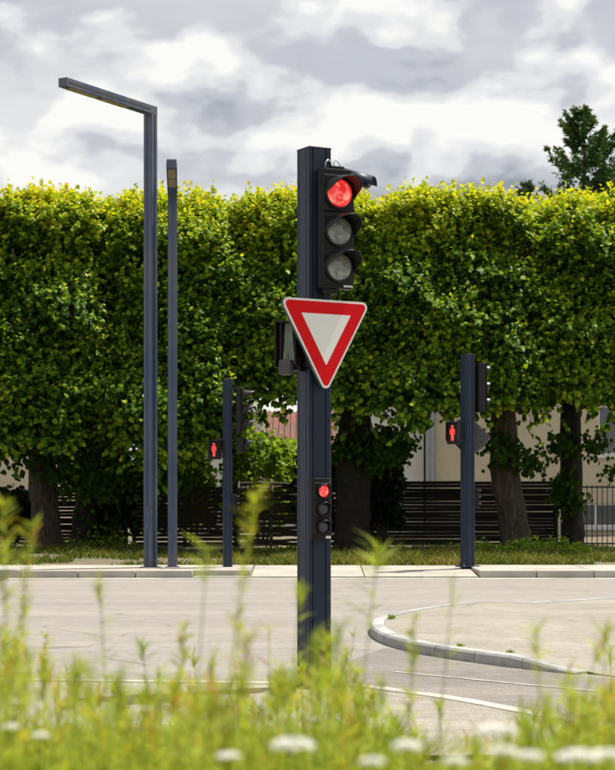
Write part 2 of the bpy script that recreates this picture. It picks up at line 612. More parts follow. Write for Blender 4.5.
# ------------------------------------------------------------------ ground, road, pavements, island
mb = MB()
mb.add([(-3000, -60, -0.03), (3000, -60, -0.03), (3000, 5000, -0.03), (-3000, 5000, -0.03)], [(0, 1, 2, 3)])
tag(mb.build('ground', M['ground']), kind='structure')
mb = MB()
mb.add([(-60, 9.5, 0), (60, 9.5, 0), (60, 32.3, 0), (-60, 32.3, 0)], [(0, 1, 2, 3)])
tag(mb.build('road', M['asphalt']), kind='structure')
# darker strip of newer asphalt between the island and the near kerb
mb = MB()
mb.add([(2.0, 11.2, 0.004), (9, 9.6, 0.004), (9, 10.9, 0.004), (3.2, 13.55, 0.004), (2.1, 14.75, 0.004), (1.3, 15.9, 0.004), (0.75, 17.3, 0.004), (0.2, 15.4, 0.004), (0.35, 13.5, 0.004)], [(0, 1, 2, 3, 4, 5, 6, 7, 8)])
tag(mb.build('road_patch', M['asphalt_near']), kind='structure')


def strip(name, pts, w, mat, z):
    mb = MB()
    P = [Vector((p[0], p[1], 0)) for p in pts]
    vs_ = []
    for i, p in enumerate(P):
        t = (P[min(i + 1, len(P) - 1)] - P[max(i - 1, 0)]).normalized()
        n = Vector((-t.y, t.x, 0)) * w / 2
        vs_ += [(p.x + n.x, p.y + n.y, z), (p.x - n.x, p.y - n.y, z)]
    mb.add(vs_, [(2 * i, 2 * i + 1, 2 * i + 3, 2 * i + 2) for i in range(len(P) - 1)])
    return tag(mb.build(name, mat), kind='structure')


strip('gutter_strip', [(-40, 31.15), (40, 31.15)], 0.42, M['concrete'], 0.004)
strip('painted_line', [at(395, 14.95), at(440, 14.6), at(520, 14.0), at(606, 13.45), (3.6, 12.6)], 0.045, M['marking'], 0.009)
strip('painted_line', [at(20, 14.15), at(60, 14.1), at(150, 14.0), at(260, 13.95), at(330, 13.85)], 0.07, M['marking'], 0.008)

# far kerb, stone by stone; lowered at the crossing
kerb = root('far_kerb')
pav = root('far_pavement')
kx = -13.0
stones = {}
i = 0
CR0, CR1 = at(229, 32)[0], at(466, 32)[0]
while kx < 14:
    ln = 1.0
    low = CR0 - 0.2 < kx + 0.5 < CR1 + 0.2
    h = 0.035 if low else 0.135
    mb = MB()
    mb.box((0, 0, h / 2 - 0.02), (ln - 0.012, 0.18, h + 0.04))
    o = mb.build('kerbstone', M['concrete'], kerb, bevel=0.015)
    o.location = (kx + 0.5, 31.47 + random.uniform(-.006, .006), random.uniform(-.004, .004))
    o.rotation_euler = (0, 0, random.uniform(-.006, .006))
    kx += ln
mbs = {}
kx = -13.0
while kx < 14:
    low = CR0 - 0.2 < kx + 1.0 < CR1 + 0.2
    h = 0.03 if low else 0.128
    mb = MB()
    dep = 2.35
    mb.box((0, 0, h / 2 - 0.02), (2.0 - 0.02, dep, h + 0.04))
    o = mb.build('paving_slab', M['slab'], pav, bevel=0.006, seg=1)
    o.location = (kx + 1.0, 31.565 + dep / 2, random.uniform(-.003, .003) + (0.045 if low else 0))
    if low:
        o.rotation_euler = (math.atan2(0.09, dep), 0, 0)
    kx += 2.0

# traffic island with rounded nose
isl_near = [(4.6, 11.6), (3.4, 13.1), (2.46, 14.4), (2.19, 14.75), (1.95, 15.08), (1.61, 15.6), (1.28, 16.17), (1.0, 16.8), (0.80, 17.5), (0.68, 18.4), (0.67, 19.3), (0.74, 20.0), (0.88, 20.55), (1.10, 21.2), (1.62, 22.3), (2.37, 23.4), (3.1, 24.2), (4.3, 25.3), (6.5, 27.0), (9.5, 28.6)]


def resample(pts, step):
    out = [Vector((*pts[0], 0))]
    P = []
    for i in range(len(pts) - 1):     # Catmull-Rom
        p0, p1, p2, p3 = (np.array(pts[max(0, min(len(pts) - 1, k))], float) for k in (i - 1, i, i + 1, i + 2))
        for q in range(12):
            t = q / 12
            P.append(0.5 * ((2 * p1) + (-p0 + p2) * t + (2 * p0 - 5 * p1 + 4 * p2 - p3) * t * t + (-p0 + 3 * p1 - 3 * p2 + p3) * t ** 3))
    P.append(np.array(pts[-1], float))
    acc = 0
    for a, b in zip(P[:-1], P[1:]):
        sL = np.linalg.norm(b - a)
        while acc + sL >= step:
            f = (step - acc) / sL
            a = a + (b - a) * f
            out.append(Vector((a[0], a[1], 0)))
            sL = np.linalg.norm(b - a)
            acc = 0
        acc += sL
    return out


island = root('traffic_island')
line = resample(isl_near, 0.165)


def isl_h(p, idx):
    """kerb height: lowered at the near tail"""
    near_tail = max(0.0, min(1.0, (p.y - 14.65) / 0.75)) if p.x > 1.2 and p.y < 18 else 1.0
    far_tail = max(0.12, min(1.0, (24.2 - p.y) / 1.2)) if p.y > 20 else 1.0
    return 0.012 + 0.088 * min(near_tail, far_tail)


per = 4
inner = []
norms = []
for i, p in enumerate(line):
    t = (line[min(i + 1, len(line) - 1)] - line[max(i - 1, 0)]).normalized()
    norms.append(Vector((t.y, -t.x, 0)))       # towards the inside (line runs near -> nose -> far; inside is to the right)
KW = 0.15
for s0 in range(0, len(line) - per, per):
    idx = list(range(s0, s0 + per + 1))
    if line[s0 + per].y < 14.75 and line[s0].x > 1.2 and s0 < 40:
        continue          # the kerb has sunk to road level here
    mb = MB()
    vs_, fs = [], []
    for j, k in enumerate(idx):
        p, n = line[k].copy(), norms[k]
        t = Vector((n.y, -n.x, 0))
        if j == 0:
            p = p - t * 0.006 * (1 if (line[min(k + 1, len(line) - 1)] - p).dot(t) < 0 else -1)
        if j == per:
            p = p + t * 0.006 * (1 if (line[k] - line[k - 1]).dot(t) < 0 else -1)
        h = isl_h(p, k)
        vs_ += [p + Vector((0, 0, -0.05)), p + n * 0.006 + Vector((0, 0, h - 0.02 * min(1, h / 0.05))), p + n * 0.025 + Vector((0, 0, h)), p + n * KW + Vector((0, 0, h)), p + n * KW + Vector((0, 0, -0.05))]
    for j in range(per):
        for q in range(5):
            fs.append((j * 5 + q, j * 5 + (q + 1) % 5, (j + 1) * 5 + (q + 1) % 5, (j + 1) * 5 + q))
    fs += [(4, 3, 2, 1, 0), tuple(per * 5 + q for q in range(5))]
    mb.add(vs_, fs)
    o = mb.build('kerbstone', M['kerbisland'], island)
    bm = bmesh.new()
    bm.from_mesh(o.data)
    bmesh.ops.recalc_face_normals(bm, faces=bm.faces)
    bm.to_mesh(o.data)
    bm.free()
bm = bmesh.new()
ring = [bm.verts.new(p + n * (KW + 0.004) + Vector((0, 0, max(0.006, isl_h(p, 0) - 0.006)))) for p, n in zip(line, norms)]
bm.faces.new(ring)
bmesh.ops.triangulate(bm, faces=bm.faces)
bmesh.ops.recalc_face_normals(bm, faces=bm.faces)
for f in bm.faces:
    if f.normal.z < 0:
        f.normal_flip()
me = bpy.data.meshes.new('island_surface')
bm.to_mesh(me)
bm.free()
me.materials.append(M['islandtop'])
o = bpy.data.objects.new('island_surface', me)
COL.objects.link(o)
o.parent = island

# near kerb and pale pavement round the main post
nk = [(-9, 14.35), (-4, 14.0), (-1.5, 13.75), (0.2, 13.5), (0.75, 13.0), (1.15, 12.45), (1.6, 11.6), (2.3, 10.4)]
nline = resample(nk, 0.25)
nkerb = root('near_kerb')
for s0 in range(0, len(nline) - 4, 4):
    mb = MB()
    vs_, fs = [], []
    for j in range(5):
        p = nline[s0 + j]
        k = s0 + j
        t = (nline[min(k + 1, len(nline) - 1)] - nline[max(k - 1, 0)]).normalized()
        n = Vector((t.y, -t.x, 0))
        if j == 0:
            p = p + t * 0.005
        if j == 4:
            p = p - t * 0.005
        vs_ += [p + Vector((0, 0, -0.05)), p + Vector((0, 0, 0.055)), p + n * 0.015 + Vector((0, 0, 0.07)), p + n * 0.15 + Vector((0, 0, 0.07)), p + n * 0.15 + Vector((0, 0, -0.05))]
    for j in range(4):
        for q in range(5):
            fs.append((j * 5 + q, (j + 1) * 5 + q, (j + 1) * 5 + (q + 1) % 5, j * 5 + (q + 1) % 5))
    fs += [(0, 1, 2, 3, 4), (24, 23, 22, 21, 20)]
    mb.add(vs_, fs)
    o = mb.build('kerbstone', M['concrete'], nkerb)
    bm = bmesh.new()
    bm.from_mesh(o.data)
    bmesh.ops.recalc_face_normals(bm, faces=bm.faces)
    bm.to_mesh(o.data)
    bm.free()
mb = MB()
ring = []
for k, p in enumerate(nline):
    t = (nline[min(k + 1, len(nline) - 1)] - nline[max(k - 1, 0)]).normalized()
    ring.append((p.x + t.y * 0.15, p.y - t.x * 0.15, 0.064))
ring += [(1.9, 9.9, 0.064), (0.2, 9.8, 0.064), (-9, 10.2, 0.064)]
mb.add(ring, [tuple(range(len(ring)))[::-1]])
tag(mb.build('near_pavement', M['islandtop']), kind='structure')


# bank with the wild plants, and the verge under the trees
def height_bank(x, y):
    t = np.clip((10.4 - y) / 4.6, 0, 1)
    return 0.02 + 0.43 * t * t * (3 - 2 * t) + 0.03 * np.sin(x * 2.1 + y) * t


def height_verge(x, y):
    t = np.clip((y - 34.2) / 5.0, 0, 1)
    mound = 0.10 * np.exp(-((x + 5.8) / 1.7) ** 2 - ((y - 37.6) / 2.0) ** 2)
    return 0.10 + 0.03 * t + mound + 0.02 * np.sin(x * 1.7) * np.cos(y * 1.3) * t


def grid(name, x0, x1, y0, y1, nx, ny, hf, mat):
    xs, ys = np.meshgrid(np.linspace(x0, x1, nx), np.linspace(y0, y1, ny))
    v = np.stack([xs, ys, hf(xs, ys)], -1).reshape(-1, 3)
    i = np.arange((ny - 1) * (nx - 1))
    r, c = i // (nx - 1), i % (nx - 1)
    a = r * nx + c
    f = np.stack([a, a + 1, a + nx + 1, a + nx], -1)
    return tag(np_mesh(name, v, f, mat, smooth=True), kind='structure')


grid('bank', -9, 9, -6, 10.35, 60, 60, height_bank, M['soil'])
grid('verge', -30, 30, 33.88, 60, 120, 60, height_verge, M['soil'])


# ------------------------------------------------------------------ leaf and blade builders
LT = np.array([(0, 0, 0), (0.10, 0.44, 0.10), (0.62, 0.40, 0.09), (1.05, 0, -0.10), (0.62, -0.40, 0.09), (0.10, -0.44, 0.10)])
LF = np.array([(0, 3, 2, 1), (0, 5, 4, 3)])


def leaf_arrays(pos, axis, nrm, size, T=LT, Fq=LF):
    axis = unit(axis)
    side = unit(np.cross(nrm, axis))
    up = np.cross(axis, side)
    v = pos[:, None, :] + size[:, None, None] * (T[None, :, 0:1] * axis[:, None, :] + T[None, :, 1:2] * side[:, None, :] + T[None, :, 2:3] * up[:, None, :])
    n = len(pos)
    f = (np.arange(n)[:, None, None] * len(T) + Fq[None]).reshape(-1, Fq.shape[1])
    return v.reshape(-1, 3), f


def blade_arrays(pos, direc, bend, width, length, face):
    """narrow two-segment blades: 6 verts, 2 quads"""
    d = unit(direc)
    s = unit(np.cross(d, face)) * (width[:, None] / 2)
    m = pos + d * (length * 0.55)[:, None] + bend * (length * 0.18)[:, None]
    e = pos + d * length[:, None] * 0.95 + bend * (length * 0.55)[:, None]
    v = np.stack([pos - s * 0.6, pos + s * 0.6, m + s, m - s, e + s * 0.12, e - s * 0.12], 1)
    n = len(pos)
    f = (np.arange(n)[:, None, None] * 6 + np.array([(0, 1, 2, 3), (3, 2, 4, 5)])[None]).reshape(-1, 4)
    return v.reshape(-1, 3), f


def join(parts):
    vs_, fs, ts, n = [], [], [], 0
    for v, f, t in parts:
        vs_.append(v)
        fs.append(f + n)
        ts.append(t)
        n += len(v)
    return np.concatenate(vs_), np.concatenate(fs), np.concatenate(ts)


# ------------------------------------------------------------------ clipped lime trees
def lumps(p, seed):
    r = np.random.default_rng(seed)
    out = np.zeros(len(p))
    for k in range(14):
        w = r.normal(size=3) * r.choice([1.2, 2.2, 4.0])
        out += np.sin(p @ w + r.uniform(0, 6.28)) / (2.0 + np.linalg.norm(w))
    return out


def lime_crown(c, hx, hy, hz, seed, n_front, low=None):
    """leaf shoots spread through the outer metre of a clipped, box-like crown (centre c, half sizes hx, hy, hz)"""
    r = np.random.default_rng(seed)
    Q = 5.5
    ntot = int(n_front * 3.0)
    # points on the surface of a super-ellipsoid, taken from the box faces
    face = r.choice(5, ntot, p=[0.46, 0.12, 0.09, 0.09, 0.24])     # front, back, left, right, top
    a, b = r.uniform(-1, 1, ntot), r.uniform(-1, 1, ntot)
    o = np.ones(ntot)
    u = np.where((face == 0)[:, None], np.stack([a, -o, b], 1),
        np.where((face == 1)[:, None], np.stack([a, o, b], 1),
        np.where((face == 2)[:, None], np.stack([-o, a, b], 1),
        np.where((face == 3)[:, None], np.stack([o, a, b], 1), np.stack([a, b, o], 1)))))
    k = (np.abs(u) ** Q).sum(1) ** (-1 / Q)
    u = u * k[:, None]
    H = np.array([hx, hy, hz])
    nrm = unit(np.sign(u) * np.abs(u) ** (Q - 1) / H)
    p = u * H
    p[:, 1] *= 1 + (0.35 - 1.35 * (u[:, 2] * 0.5 + 0.5)) / hy      # clipped faces lean in towards the top
    p[:, 0] *= 1 - 0.10 * (u[:, 2] * 0.5 + 0.5) ** 3
    depth = r.gamma(1.4, 0.24, ntot)
    depth = np.where(face == 4, depth * 0.8, depth)
    bump = np.where(nrm[:, 2] > 0.6, 0.14, 0.33) * (lumps((p + c) * np.array([1, 1, 1.3]), 99) + 0.6 * lumps((p + c) * np.array([2.6, 2.6, 3.6]), 98))
    p = p + nrm * (bump - depth)[:, None]
    # hanging, ragged lower rim
    rim = u[:, 2] < -0.8
    p[:, 2] -= rim * r.gamma(1.2, 0.10, ntot) * (0.5 + 1.3 * (lumps((p + c) * 2.0, 5) > 0.05))
    # underside: remove part of the lowest shoots towards the middle so branches show
    pos = p + c
    up = np.array([0, 0, 1.0])
    sd = unit(nrm * 0.75 + up * r.uniform(0.15, 0.8, (ntot, 1)) + r.normal(size=(ntot, 3)) * 0.35)
    top = nrm[:, 2] > 0.7
    sd[rim] = unit(sd[rim] * [1, 1, 0.2] - up * 0.5)
    slen = r.uniform(0.22, 0.5, ntot) * np.where(top, r.choice([0.7, 0.9, 1.1], ntot), 1)
    nl = 8
    P, A, Nn, S, T = [], [], [], [], []
    sidev = unit(np.cross(sd, up) + 1e-4)
    for q in range(nl):
        f = (q + 0.6) / nl
        sgn = 1 if q % 2 else -1
        base = pos + sd * (slen * f)[:, None]
        ax = sidev * sgn * 0.45 + nrm * 0.5 + sd * 0.2 - up * r.uniform(0.35, 0.95, (ntot, 1)) + r.normal(size=(ntot, 3)) * 0.18
        if q == nl - 1:
            ax = sd * 0.8 - up * 0.3 + r.normal(size=(ntot, 3)) * 0.25
        nn = up * 0.60 + nrm * 0.70 + sidev * sgn * 0.15 + r.normal(size=(ntot, 3)) * 0.2
        sz = r.choice([0.07, 0.095, 0.115, 0.135, 0.155], ntot) * r.uniform(0.85, 1.15, ntot) * (1.0 - 0.3 * f)
        t = 0.08 + 0.36 * f + r.normal(0, 0.09, ntot) + 0.10 * (lumps(pos * 1.3, 31) > 0.15)  # young tips yellower, and brightened in place of direct sun
        t = t + 0.40 * np.clip((pos[:, 2] - (c[2] + hz - 1.9)) / 2.0, 0, 1.0) ** 1.3       # new growth and sunlit brightness put into the top's tint
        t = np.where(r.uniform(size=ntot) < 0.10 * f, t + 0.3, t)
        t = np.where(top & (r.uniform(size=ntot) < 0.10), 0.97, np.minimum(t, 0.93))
        P.append(base); A.append(ax); Nn.append(nn); S.append(sz); T.append(t)
    # inner foliage that closes the crown
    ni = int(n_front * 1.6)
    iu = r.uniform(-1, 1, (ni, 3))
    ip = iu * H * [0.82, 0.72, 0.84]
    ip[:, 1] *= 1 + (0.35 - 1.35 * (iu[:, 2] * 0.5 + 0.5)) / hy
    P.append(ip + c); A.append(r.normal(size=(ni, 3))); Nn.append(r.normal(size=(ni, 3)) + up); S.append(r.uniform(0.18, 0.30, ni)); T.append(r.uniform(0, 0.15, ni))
    if low is not None:
        for (lx, ly, lz, rad, cnt) in low:          # sprays hanging low round the trunk
            q = r.normal(size=(cnt, 3)) * [rad, rad * 0.8, rad * 0.8] + [lx, ly, lz]
            P.append(q); A.append(r.normal(size=(cnt, 3)) * 0.5 - up * 0.7); Nn.append(r.normal(size=(cnt, 3)) * 0.4 + [0, -0.8, 0.5]); S.append(r.uniform(0.08, 0.15, cnt)); T.append(r.uniform(0.05, 0.35, cnt))
    P, A, Nn, S, T = (np.concatenate(z) for z in (P, A, Nn, S, T))
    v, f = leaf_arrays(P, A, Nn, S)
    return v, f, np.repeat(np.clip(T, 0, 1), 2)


def limb_path(a, b, n=5, wob=0.12, seed=0):
    r = random.Random(seed)
    a, b = Vector(a), Vector(b)
    out = []
    for i in range(n + 1):
        t = i / n
        p = a.lerp(b, t)
        if 0 < i < n:
            p += Vector((r.uniform(-wob, wob), r.uniform(-wob, wob), r.uniform(-wob, wob)))
        out.append(p)
    return out


def lime_tree(px, d, pxl, pxr, y_bot, trunk_w, lean, label, seed, hy=2.3, n_front=2800, low=(), top=8.05, dark=False):
    x, y = at(px, d)
    z0 = float(height_verge(np.array(x), np.array(y)))
    fd = d - hy
    xl, xr = at(pxl, fd)[0], at(pxr, fd)[0]
    zb = zat(y_bot, fd)
    root_ = thing('lime_tree', (x, y, z0), 0, label, 'tree', 'clipped lime trees along the road')
    cx, hx = (xl + xr) / 2 - x, (xr - xl) / 2
    hz = (top - zb) / 2
    c = np.array([cx, 0, (top + zb) / 2 - z0])
    rr = random.Random(seed)
    mb = MB()
    ty = c[2] - hz + 0.9
    w = trunk_w / 2
    pts = [(0, 0, -0.15), (lean * 0.02, 0, 0.12), (lean * 0.15, 0, 0.55), (lean * 0.45, 0.02, 1.15), (lean * 0.8, 0.03, 1.75), (lean, 0.05, ty)]
    mb.tube(pts, [w * 1.2, w * 1.06, w * 0.97, w * 0.95, w * 1.0, w * 0.8], 18)
    tr = mb.build('trunk', M['bark_shaded'] if dark else M['bark'], root_, smooth=True)
    # knobbly bark
    vv = np.empty(len(tr.data.vertices) * 3)
    md = tr.modifiers.new('sub', 'SUBSURF')
    md.levels = md.render_levels = 2
    tx = bpy.data.textures.new('bark_lumps', 'CLOUDS')
    tx.noise_scale = 0.22
    dm = tr.modifiers.new('lumps', 'DISPLACE')
    dm.texture = tx
    dm.strength = 0.14
    dm.texture_coords = 'GLOBAL'
    for q in range(8):
        ang = q / 8 * 6.28 + rr.uniform(-.3, .3)
        b = (cx * 0.7 + math.cos(ang) * hx * 0.75, math.sin(ang) * hy * 0.75, c[2] + rr.uniform(-0.4, 0.75) * hz)
        mb = MB()
        lp = limb_path((lean, 0.05, ty - rr.uniform(0.2, 0.9)), b, 5, 0.18, seed * 10 + q)
        mb.tube(lp, [w * 0.5, w * 0.4, w * 0.32, w * 0.24, w * 0.15, w * 0.05], 8)
        for s in range(3):
            k = rr.randint(2, 4)
            e = lp[k] + Vector((rr.uniform(-1, 1) * 0.9, rr.uniform(-1, 1) * 0.9, rr.uniform(-0.3, 0.9)))
            mb.tube(limb_path(lp[k], e, 3, 0.08, seed * 77 + q * 3 + s), [w * 0.16, w * 0.1, w * 0.07, w * 0.03], 6)
        mb.build('branch', M['bark_shaded'] if dark else M['bark'], root_, smooth=True)
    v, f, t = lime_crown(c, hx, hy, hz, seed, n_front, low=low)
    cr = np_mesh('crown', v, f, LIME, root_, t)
    cr['kind'] = 'stuff'
    return root_


lime_tree(48, 41.2, -95, 105, 456, 0.66, -0.18, 'clipped lime tree at far left with a bare brown trunk', 11, low=[(-0.6, -0.7, 2.2, 0.3, 150), (0.55, -0.7, 2.05, 0.35, 300), (1.05, -0.6, 1.85, 0.35, 420)])
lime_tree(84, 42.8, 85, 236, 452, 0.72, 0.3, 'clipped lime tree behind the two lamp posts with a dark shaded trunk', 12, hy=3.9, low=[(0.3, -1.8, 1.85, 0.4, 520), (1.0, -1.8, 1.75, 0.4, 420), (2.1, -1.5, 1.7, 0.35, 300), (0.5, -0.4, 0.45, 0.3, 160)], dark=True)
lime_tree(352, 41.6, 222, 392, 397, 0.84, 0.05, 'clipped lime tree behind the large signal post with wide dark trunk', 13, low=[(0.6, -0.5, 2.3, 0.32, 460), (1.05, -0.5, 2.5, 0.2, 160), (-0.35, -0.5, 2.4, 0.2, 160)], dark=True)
lime_tree(517, 41.2, 372, 545, 414, 0.70, -0.36, 'clipped lime tree with leaning lit trunk right of the diamond sign', 14, low=[(-0.3, -0.6, 2.3, 0.22, 170), (0.25, -0.55, 2.1, 0.2, 150), (-0.6, -0.6, 2.5, 0.2, 110)])
lime_tree(573, 42.8, 528, 712, 408, 0.54, -0.05, 'clipped lime tree at far right with thin dark trunk by the railings', 15, hy=3.9, low=[(-0.35, -0.6, 2.5, 0.2, 130), (0.4, -0.5, 2.5, 0.2, 130), (0.9, -0.5, 1.85, 0.14, 50), (-0.15, -0.25, 1.2, 0.2, 260), (-0.3, -0.35, 1.6, 0.16, 140)], dark=True)

# ------------------------------------------------------------------ posts and signals
def post(px, d, size, height, rz, label, mat, grooves=True, z0=0.064):
    x, y = at(px, d)
    r_ = thing('signal_post', (x, y, z0), rz, label, 'signal post')
    a = size / 2
    g, dp = size * 0.022, size * 0.085
    g1, g2 = -a * 0.66, a * 0.5
    prof = []
    for k in range(4):                       # extruded profile: two slots on every side
        ca, sa = math.cos(k * math.pi / 2), math.sin(k * math.pi / 2)
        seg = [(-a * 0.93, -a), (g1 - g, -a), (g1 - g, -a + dp), (g1 + g, -a + dp), (g1 + g, -a), (g2 - g, -a), (g2 - g, -a + dp), (g2 + g, -a + dp), (g2 + g, -a), (a * 0.93, -a)] if grooves else [(-a * 0.9, -a), (a * 0.9, -a)]
        prof += [(p[0] * ca - p[1] * sa, p[0] * sa + p[1] * ca) for p in seg]
    mb = MB()
    mb.prism(prof, -0.1, height)
    shaft = mb.build('shaft', mat, r_)
    mb = MB()
    mb.box((0, 0, height + 0.006), (size * 1.015, size * 1.015, 0.012))
    mb.build('top_cap', mat, r_, bevel=0.004)
    mb = MB()
    mb.box((0, 0, 0.012), (size * 1.7, size * 1.7, 0.024))
    bp = mb.build('base_plate', mat, r_, bevel=0.004)
    for sx in (-1, 1):
        for sy in (-1, 1):
            mb = MB()
            mb.tube([(sx * size * 0.68, sy * size * 0.68, 0.02), (sx * size * 0.68, sy * size * 0.68, 0.05)], size * 0.07, 6)
            mb.build('bolt', M['metal'], bp)
    return r_


TH = R(29)
MAIN_D = 13.3
mx_, my_ = at(314, MAIN_D)
post(314, MAIN_D, 0.188, zat(149, MAIN_D) - 0.076, TH, 'tall dark blue grooved square post carrying the yield sign', M['paint'])


def on_post(c, th, u, n, z):
    """point u to the right along the face and n in front of the axis of a post turned by th"""
    return (c[0] + u * math.cos(th) + n * math.sin(th), c[1] + u * math.sin(th) - n * math.cos(th), z)


def visor_mesh(cx, cz, y0, r, length, droop=0.25, flare=0.06, lo=-25, hi=205):
    mb = MB()
    n, m = 26, 5
    vs_, fs = [], []
    for i in range(n + 1):
        w = R(lo + (hi - lo) * i / n)
        s = max(0.0, math.sin(w) * 0.5 + 0.5)
        ln = length * (0.22 + 0.78 * max(0.0, math.sin(w)) ** 0.75) * min(1.0, 0.35 + (math.degrees(w) - lo) / 30, 0.35 + (hi - math.degrees(w)) / 30)
        for j in range(m + 1):
            q = j / m
            rr = r * (1 + flare * q)
            vs_.append((cx + rr * math.cos(w), y0 - ln * q, cz + rr * math.sin(w) - droop * ln * q * q * 0.5))
    for i in range(n):
        for j in range(m):
            a = i * (m + 1) + j
            fs.append((a, a + 1, a + m + 2, a + m + 1))
    mb.add(vs_, fs)
    return mb


def traffic_light(loc, rz, label, w, dep, h, lens_r, zc, lenses, vis_len, cat='traffic light', group=None, brackets=(), name='traffic_light', pad=True, vis_lo=-25):
    """loc: bottom centre of the housing's back; front looks along local -y"""
    t = thing(name, loc, rz, label, cat, group)
    mb = MB()
    c = w * 0.12
    prof = [(-w / 2 + c, -dep), (w / 2 - c, -dep), (w / 2, -dep + c), (w / 2, 0), (-w / 2, 0), (-w / 2, -dep + c)]
    mb.prism(prof, 0, h)
    mb.build('housing', M['black'], t, bevel=0.006)
    for k, (z, mat) in enumerate(zip(zc, lenses)):
        mb = MB()       # door with round opening rim
        dh = (zc[0] - zc[1]) * 0.5 - 0.004 if len(zc) > 1 else h * 0.46
        mb.box((0, -dep - 0.006, z), (w * 0.88, 0.012, dh * 2))
        door = mb.build('lens_door', M['black'], t, bevel=0.008)
        mb = MB()
        n = 32
        for (r1, r2, yy0, yy1) in ((lens_r * 0.98, lens_r * 1.13, -dep - 0.012, -dep - 0.03),):
            vs_, fs = [], []
            for q in range(n):
                wv = 2 * math.pi * q / n
                cs, sn = math.cos(wv), math.sin(wv)
                vs_ += [(r1 * cs, yy0, z + r1 * sn), (r1 * cs, yy1, z + r1 * sn), (r2 * cs, yy1, z + r2 * sn), (r2 * cs, yy0, z + r2 * sn)]
            for q in range(n):
                for e in range(3):
                    fs.append((q * 4 + e, ((q + 1) % n) * 4 + e, ((q + 1) % n) * 4 + e + 1, q * 4 + e + 1))
            mb.add(vs_, fs)
        mb.build('lens_rim', M['black'], door, smooth='auto')
        mb = MB()
        mb.dome((0, -dep - 0.013, z), lens_r, lens_r * 0.22, 32, 7)
        ln = mb.build('lens', M[mat], door, smooth=True)
        if vis_len:
            visor_mesh(0, z, -dep - 0.012, lens_r * 1.12, vis_len, lo=vis_lo, hi=180 - vis_lo).build('visor', M['visor'], door, smooth=True, solid=0.004)
    for (bz, bl) in brackets:
        mb = MB()
        mb.box((0, bl / 2 - 0.001, bz), (0.05, bl, 0.035))
        mb.build('bracket', M['black'], t, bevel=0.004)
    if pad:
        mb = MB()
        mb.box((w * 0.27, -dep - 0.0085, 0.02), (w * 0.26, 0.004, 0.018))
        mb.build('sticker', M['sticker'], t)
    return t


# large three-lens head
zb = zat(288, 13.15)
zt = zat(168, 13.15)
zl = [zat(192, 13.12), zat(230, 13.12), zat(266, 13.12)]
tl = traffic_light(on_post((mx_, my_), TH, 0.103, 0.114, zb), R(26), 'black traffic light with large lit red lens high on the main post', 0.285, 0.072, zt - zb, 0.105, [z - zb for z in zl], ['lens_red', 'lens_clear', 'lens_clear'], 0.235, brackets=(), vis_lo=-18)
for zz in (0.06, zt - zb - 0.06):
    mb = MB()
    mb.box((-0.06, 0.012, zz), (0.10, 0.03, 0.04))
    mb.build('bracket', M['black'], tl, bevel=0.003)
mb = MB()
mb.box((-0.05, -0.03, -0.02), (0.13, 0.05, 0.04))
mb.tube([(-0.08, -0.03, -0.03), (-0.09, -0.025, -0.07), (-0.10, 0.0, -0.10), (-0.10, 0.02, -0.12)], 0.013, 8)
mb.build('cable_gland', M['black'], tl, bevel=0.003)
mb = MB()
hh = zt - zb
mb.tube([(-0.08, -0.02, hh), (-0.075, -0.015, hh + 0.05), (-0.05, 0.0, hh + 0.075), (-0.02, 0.01, hh + 0.06), (-0.01, 0.01, hh + 0.02), (-0.005, 0, hh)], 0.006, 8)
mb.tube([(0.0, 0.0, hh), (0.005, 0.01, hh + 0.06), (0.03, 0.02, hh + 0.085), (0.06, 0.02, hh + 0.05), (0.065, 0.0, hh)], 0.005, 8)
mb.build('cable', M['metal'], tl, smooth=True)
mb = MB()
mb.box((0.01, -0.03, hh + 0.012), (0.10, 0.05, 0.024))
mb.build('top_cap', M['black'], tl, bevel=0.004)

# detection camera looking right over the junction
t = thing('detection_camera', on_post((mx_, my_), TH, 0.30, 0.06, zt - 0.075), R(66), 'dark cylindrical detection camera pointing right behind the large red light', 'camera')
mb = MB()
mb.tube([(0, 0.08, 0.07), (0, -0.13, 0.0)], 0.046, 20)
mb.build('housing', M['paint'], t, smooth='auto', bevel=0.003)
mb = MB()
n = 14
vs_, fs = [], []
for i in range(n + 1):
    w = R(-10 + 200 * i / n)
    for (yy, zz) in ((0.09, 0.073), (-0.17, -0.013)):
        vs_.append((0.056 * math.cos(w), yy, zz + 0.056 * math.sin(w)))
for i in range(n):
    fs.append((2 * i, 2 * i + 1, 2 * i + 3, 2 * i + 2))
mb.add(vs_, fs)
mb.build('sunshield', M['paint'], t, smooth=True, solid=0.004)
mb = MB()
mb.tube([(0, -0.13, 0.0), (0, -0.138, -0.003)], 0.034, 18)
mb.build('lens', M['pane'], t)
mb = MB()
mb.tube([(0, 0.05, 0.02), (0, 0.06, -0.05), (-0.02, 0.12, -0.08), (-0.03, 0.22, -0.08)], 0.014, 8)
mb.build('bracket', M['black'], t)

# yield sign
TS = R(33)


def rounded_tri(side, r, flip=True, n=7):
    h = side * math.sqrt(3) / 2
    cs = [(-side / 2, h * 2 / 3 * 0.5), (0, -h * 2 / 3), (side / 2, h * 2 / 3 * 0.5)]   # top-left, bottom, top-right: counter-clockwise
    cs = [(-side / 2, h / 3), (0, -2 * h / 3), (side / 2, h / 3)]
    out = []
    for k, (x, z) in enumerate(cs):
        L_ = math.hypot(x, z)
        cx, cz = x * (1 - 2 * r / L_), z * (1 - 2 * r / L_)
        a0 = math.atan2(z, x)
        for q in range(n):
            w = a0 - R(60) + R(120) * q / (n - 1)
            out.append((cx + r * math.cos(w), cz + r * math.sin(w)))
    return out


